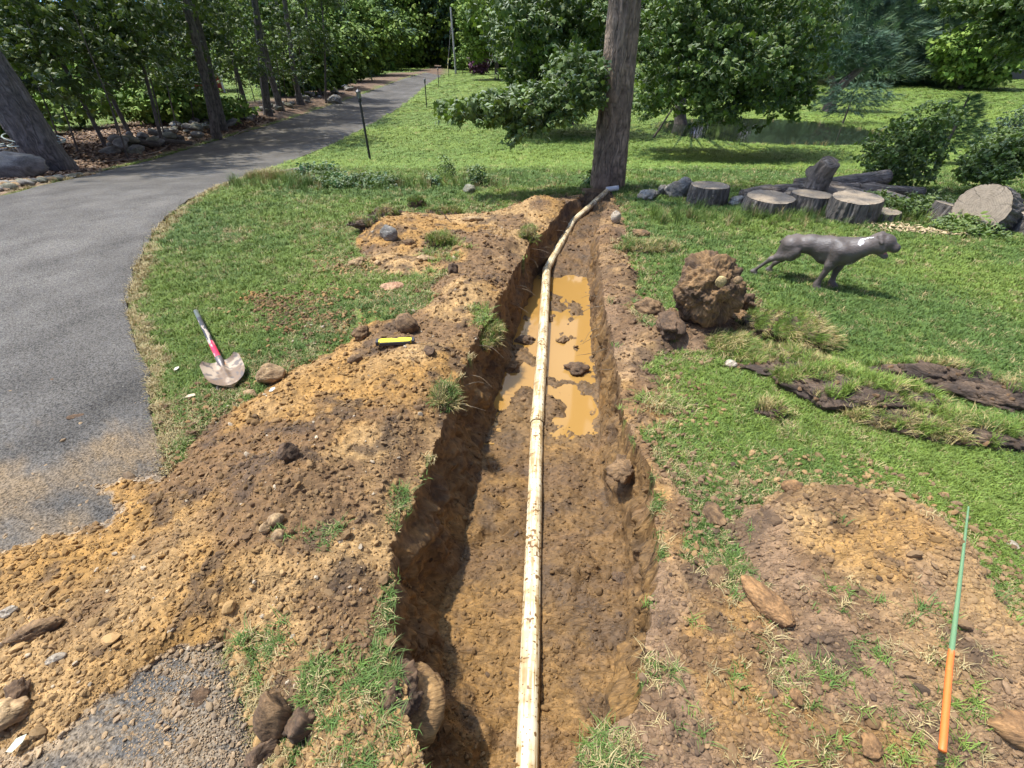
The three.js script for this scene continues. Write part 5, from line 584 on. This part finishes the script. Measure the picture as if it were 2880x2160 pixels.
// ---------------------------------------------------------------- leaf litter, wall stones, rope
{
  const q = geoFrom([-.5, 0, -.3, .5, .05, -.3, .6, 0, .3, -.4, .08, .35, 0, -.05, 0], [0, 1, 4, 1, 2, 4, 2, 3, 4, 3, 0, 4]); const L = []; for (let i = 0; i < 26000; i++) { const d = 7 * Math.pow(30 / 7, rnd()), e = woodsEdge(d), x = e - .05 - Math.abs(gauss()) * 2.2 - rr(0, 1), z = -d, c = pick([[.2, .12, .07], [.26, .16, .09], [.13, .08, .05], [.34, .23, .14], [.1, .065, .045]]), s = rr(.03, .075) * (1 + d * .03); L.push([x, base(x, z) + rr(.01, .04), z, rr(-.5, .5), rnd() * 6, rr(-.5, .5), s, s, s, ...c]); } tag(inst('leaf_litter', q, M.litter, L), 'brown fallen leaves covering the bank left of the driveway', 'leaf litter');
  const W = thing('stone_wall', 'tumbled old fieldstone wall along the edge of the left woods', 'wall', [0, 0, 0]); const path = [[-13.02,-16.883],[-13.168,-18.37],[-13.627,-20.476],[-13.886,-23.243],[-14.257,-26.895],[-14.252,-30.022],[-14.519,-33.908],[-15.395,-40.866],[-15.359,-46.858],[-15.184,-51.886]]; for (let i = 0; i < 130; i++) { const t = rnd() * (path.length - 1), j = Math.floor(t), x = mix(path[j][0], path[j + 1][0], t - j) + gauss() * .35, z = mix(path[j][1], path[j + 1][1], t - j) + gauss() * .2, r = rr(.09, .26); const m = mesh('stone', rockGeo(300 + i, r * rr(.9, 1.5), r * .6, r, 2, .3, 5, ...STONE[pick(['grey', 'moss', 'grey'])]), M.rock, W); m.position.set(x, base(x, z) + rr(0, .34), z); m.rotation.set(rr(-.3, .3), rnd() * 6, rr(-.3, .3)); }
  const E = thing('stone_border', 'row of small rounded stones between driveway and leaning trunk', 'stone border', [0, 0, 0]); for (let i = 0; i < 90; i++) { const t = rnd(), [ax, az] = [-9.556,-8.589], [bx, bz] = [-10.124,-11.345], x = mix(ax, bx, t) + gauss() * .12 - .15, z = mix(az, bz, t) - Math.abs(gauss()) * .38 - .05, r = rr(.05, .13) * (1 - .4 * t); const m = mesh('stone', rockGeo(500 + i, r * 1.25, r * .75, r, 2, .2, 3, ...STONE[pick(['tan', 'moss', 'grey', 'moss'])]), M.rock, E); m.position.set(x, base(x, z) + r * .4, z); m.rotation.y = rnd() * 6; }
  rock('boulder', 'long grey boulder left of the leaning trunk', 'stone', -11.484,-11.507, .75, .34, .45, 'grey', { ry: .2, rough: .3, detail: 4, lift: .5 }); rock('boulder', 'pale boulder at the top of the litter bank by the driveway', 'stone', -13.527,-41.092, .7, .35, .5, 'grey', { rough: .3 });
  const [x, z, lean] = [-11.966,-13.117,-0.132], y = base(x, z); const R = thing('rope', 'grey green rope tied round the leaning trunk', 'rope', [x, y, z]); const rm = std([.30, .36, .33], .8); const ringP = (h, r, tl) => Array.from({ length: 25 }, (_, i) => { const a = i / 24 * 6.283; return [lean * h + r * Math.cos(a), h + tl * Math.cos(a) * r, r * Math.sin(a)]; }); mesh('loop', tube(ringP(.62, .58, .05), [.014, .014], 8, [1, 1, 1], 0, 60, false), rm, R); mesh('loop', tube(ringP(.72, .57, -.2), [.014, .014], 8, [1, 1, 1], 0, 60, false), rm, R); [[.66, .5, .05], [.62, .35, -.1], [.56, .2, .1]].forEach(([h, e, f]) => mesh('strand', tube([[lean * h - .4, h, .45], [-1.2, h - .1, .5 + f], [-2.6, e, .6 + f]], [.014, .014], 8, [1, 1, 1], 0, 14, false), rm, R));
  const brush = thing('brush_pile', 'pile of cut dead branches behind the leaning trunk', 'brush pile', [x - 1.6, y, z - .3]); for (let i = 0; i < 26; i++) mesh('branch', tube([[rr(-1.6, -.6), rr(.1, .8), rr(-.4, .4)], [rr(-.3, .3), rr(.2, .75), rr(-.4, .4)], [rr(.6, 1.2), rr(.1, .6), rr(-.4, .4)]], [.03, .025, .012], 7, pick([[.2, .17, .13], [.12, .1, .08]]), 0, 8), M.barkThin, brush);
  [[[-12.184,-16.593, .03], [-12.284,-17.811, .05], [-12.626,-19.102, .12], [-13.029,-20.703, .2]], [[-12.102,-15.257, .03], [-11.916,-16.184, .04], [-11.826,-17.693, .05]], [[-12.283,-22.958, .03], [-12.389,-24.262, .12], [-12.192,-25.24, .04]]].forEach((p, i) => { const pts = p.map(([a, b, h]) => [a, base(a, b) + h, b]); tag(mesh('fallen_branch', tube(pts, [.022, .016, .008], 8, [.42, .34, .27], 0, 18), M.barkThin), ['crooked pale fallen branch on the litter near the driveway', 'pale fallen branch lying along the driveway edge', 'short pale branch on the litter by the leaning pair'][i], 'branch'); });
  [[[-13.665,-17.624], [-12.486,-18.273], .11], [[-13.895,-20.072], [-12.651,-19.962], .12], [[-13.002,-18.606], [-11.923,-19.26], .08]].forEach(([a, b, r], i) => { const P = [a[0], base(...a) + .25, a[1]], Q = [b[0], base(...b) + .2, b[1]]; tag(mesh('fallen_log', tube([P, Q], [r, r * .8], 14, [.19, .165, .135], .1, 16), M.bark), ['fallen log resting on the stone wall', 'mossy fallen log behind the thin sapling', 'smaller fallen log lying in front of the wall'][i], 'log'); });
  { const P = [-5.508,-11.441], Q = [-4.997,-12.05]; tag(mesh('driftwood', tube([[P[0], base(...P) + .08, P[1]], [Q[0], base(...Q) + .1, Q[1]]], [.05, .09], 14, [.4, .34, .27], .2, 16), M.bark), 'pale weathered log in the old bed by the weeds', 'log'); }
}
// leaves and scraps lying about
{ const q = geoFrom([-.5, 0, -.2, .2, .08, -.3, .6, 0, 0, .2, .06, .3, -.4, .05, .25], [0, 4, 3, 0, 3, 1, 1, 3, 2]); [[-1.617,-0.54, .05, 'curled pale green leaf lying in the bottom left corner', [.5, .52, .36]], [-2.457,-2.819, .05, 'dry cream leaf on the grass edge by the driveway', [.5, .45, .34]], [-2.166,-2.485, .06, 'pale tan flake in the straw by the shovel', [.5, .4, .26]], [-2.716,-2.586, .06, 'dry leaf on the driveway near the straw edge', [.4, .36, .28]], [-3.763,-3.438, .05, 'pale scrap lying on the driveway', [.6, .58, .54]], [-4.501,-3.717, .05, 'white scrap at the left edge of the driveway', [.6, .58, .54]], [-1.599,-2.485, .05, 'pale leaf on the lawn above the shovel', [.6, .55, .42]]].forEach(([x, z, s, label, c]) => { const m = mesh('fallen_leaf', q.clone().scale(s, s, s), std(c, .8, { side: THREE.DoubleSide })); m.position.set(x, groundY(x, z) + .03, z); m.rotation.y = x * 7; tag(m, label, 'leaf'); }); }
// ---------------------------------------------------------------- far buildings
function building(name, label, x, z, w, dp, h, rise, ry, wall, roofc, trim) {
  const g = thing(name, label, 'building', [x, base(x, z) - .1, z], ry); const bx = (nm, a, b, c, px, py, pz, m, par) => { const o = mesh(nm, new THREE.BoxGeometry(a, b, c), m, par ?? g); o.position.set(px, py, pz); return o; }; const wm = std(wall, .8), tm = std(trim, .6), rm = std(roofc, .85), gl = std([.03, .035, .04], .1);
  bx('wall', w, h, dp, 0, h / 2, 0, wm); const s = new THREE.Shape(); s.moveTo(-dp / 2, 0); s.lineTo(dp / 2, 0); s.lineTo(0, rise); const gb = new THREE.ExtrudeGeometry(s, { depth: w - .02, bevelEnabled: false }); gb.rotateY(Math.PI / 2); gb.translate(-w / 2 + .01, h, 0); mesh('gable', gb, wm, g); const sl = Math.hypot(dp / 2 + .4, rise * (dp / 2 + .4) / (dp / 2)), an = Math.atan2(rise, dp / 2); for (const k of [-1, 1]) { const r = bx('roof_slope', w + .8, .16, sl, 0, h + rise / 2 + .02 - .2 * Math.sin(an), k * (dp / 4 + .2), rm); r.rotation.x = k * an; bx('fascia', w + .8, .24, .06, 0, h - .32 * Math.tan(an) + .02, k * (dp / 2 + .42), tm); for (const e of [-1, 1]) { const b = bx('barge_board', .08, .26, sl, e * (w / 2 + .42), h + rise / 2 - .14, k * (dp / 4 + .2), tm); b.rotation.x = k * an; } }
  for (const k of [-1, 1]) for (let i = 0; i < 3; i++) { const f = bx('window', 1.1, 1.3, .06, (i - 1) * w * .3, h * .58, k * (dp / 2 + .02), tm); bx('pane', .9, 1.1, .03, 0, 0, k * .03, gl, f); } bx('door', 1.1, 2.1, .08, w * .16, 1.05, dp / 2 + .02, tm); for (const e of [-1, 1]) for (const k of [-1, 1]) bx('corner_board', .16, h, .16, e * w / 2, h / 2, k * dp / 2, tm); return g;
}
{ const [x, , z] = [-30.297,2.671,-34]; building('red_barn', 'red building with white trim glimpsed at the far left edge', x, z, 7, 5, 2.6, 1.9, .9, [.30, .035, .035], [.3, .3, .31], [.8, .8, .8]); }
{ const [x, , z] = [-29.811,2.836,-48]; building('red_shed', 'smaller red building with white trim seen through the woods', x, z, 8, 5, 2.6, 1.6, .5, [.32, .05, .05], [.35, .34, .34], [.8, .8, .8]); }
{ const [x, , z] = [60.814,0.577,-66]; building('grey_house', 'house with grey roof and white trim at the right edge', x + 2, z, 14, 8, 2.7, 3.2, -.35, [.10, .09, .085], [.36, .37, .40], [.8, .8, .8]); }
renderer.render(scene, camera);
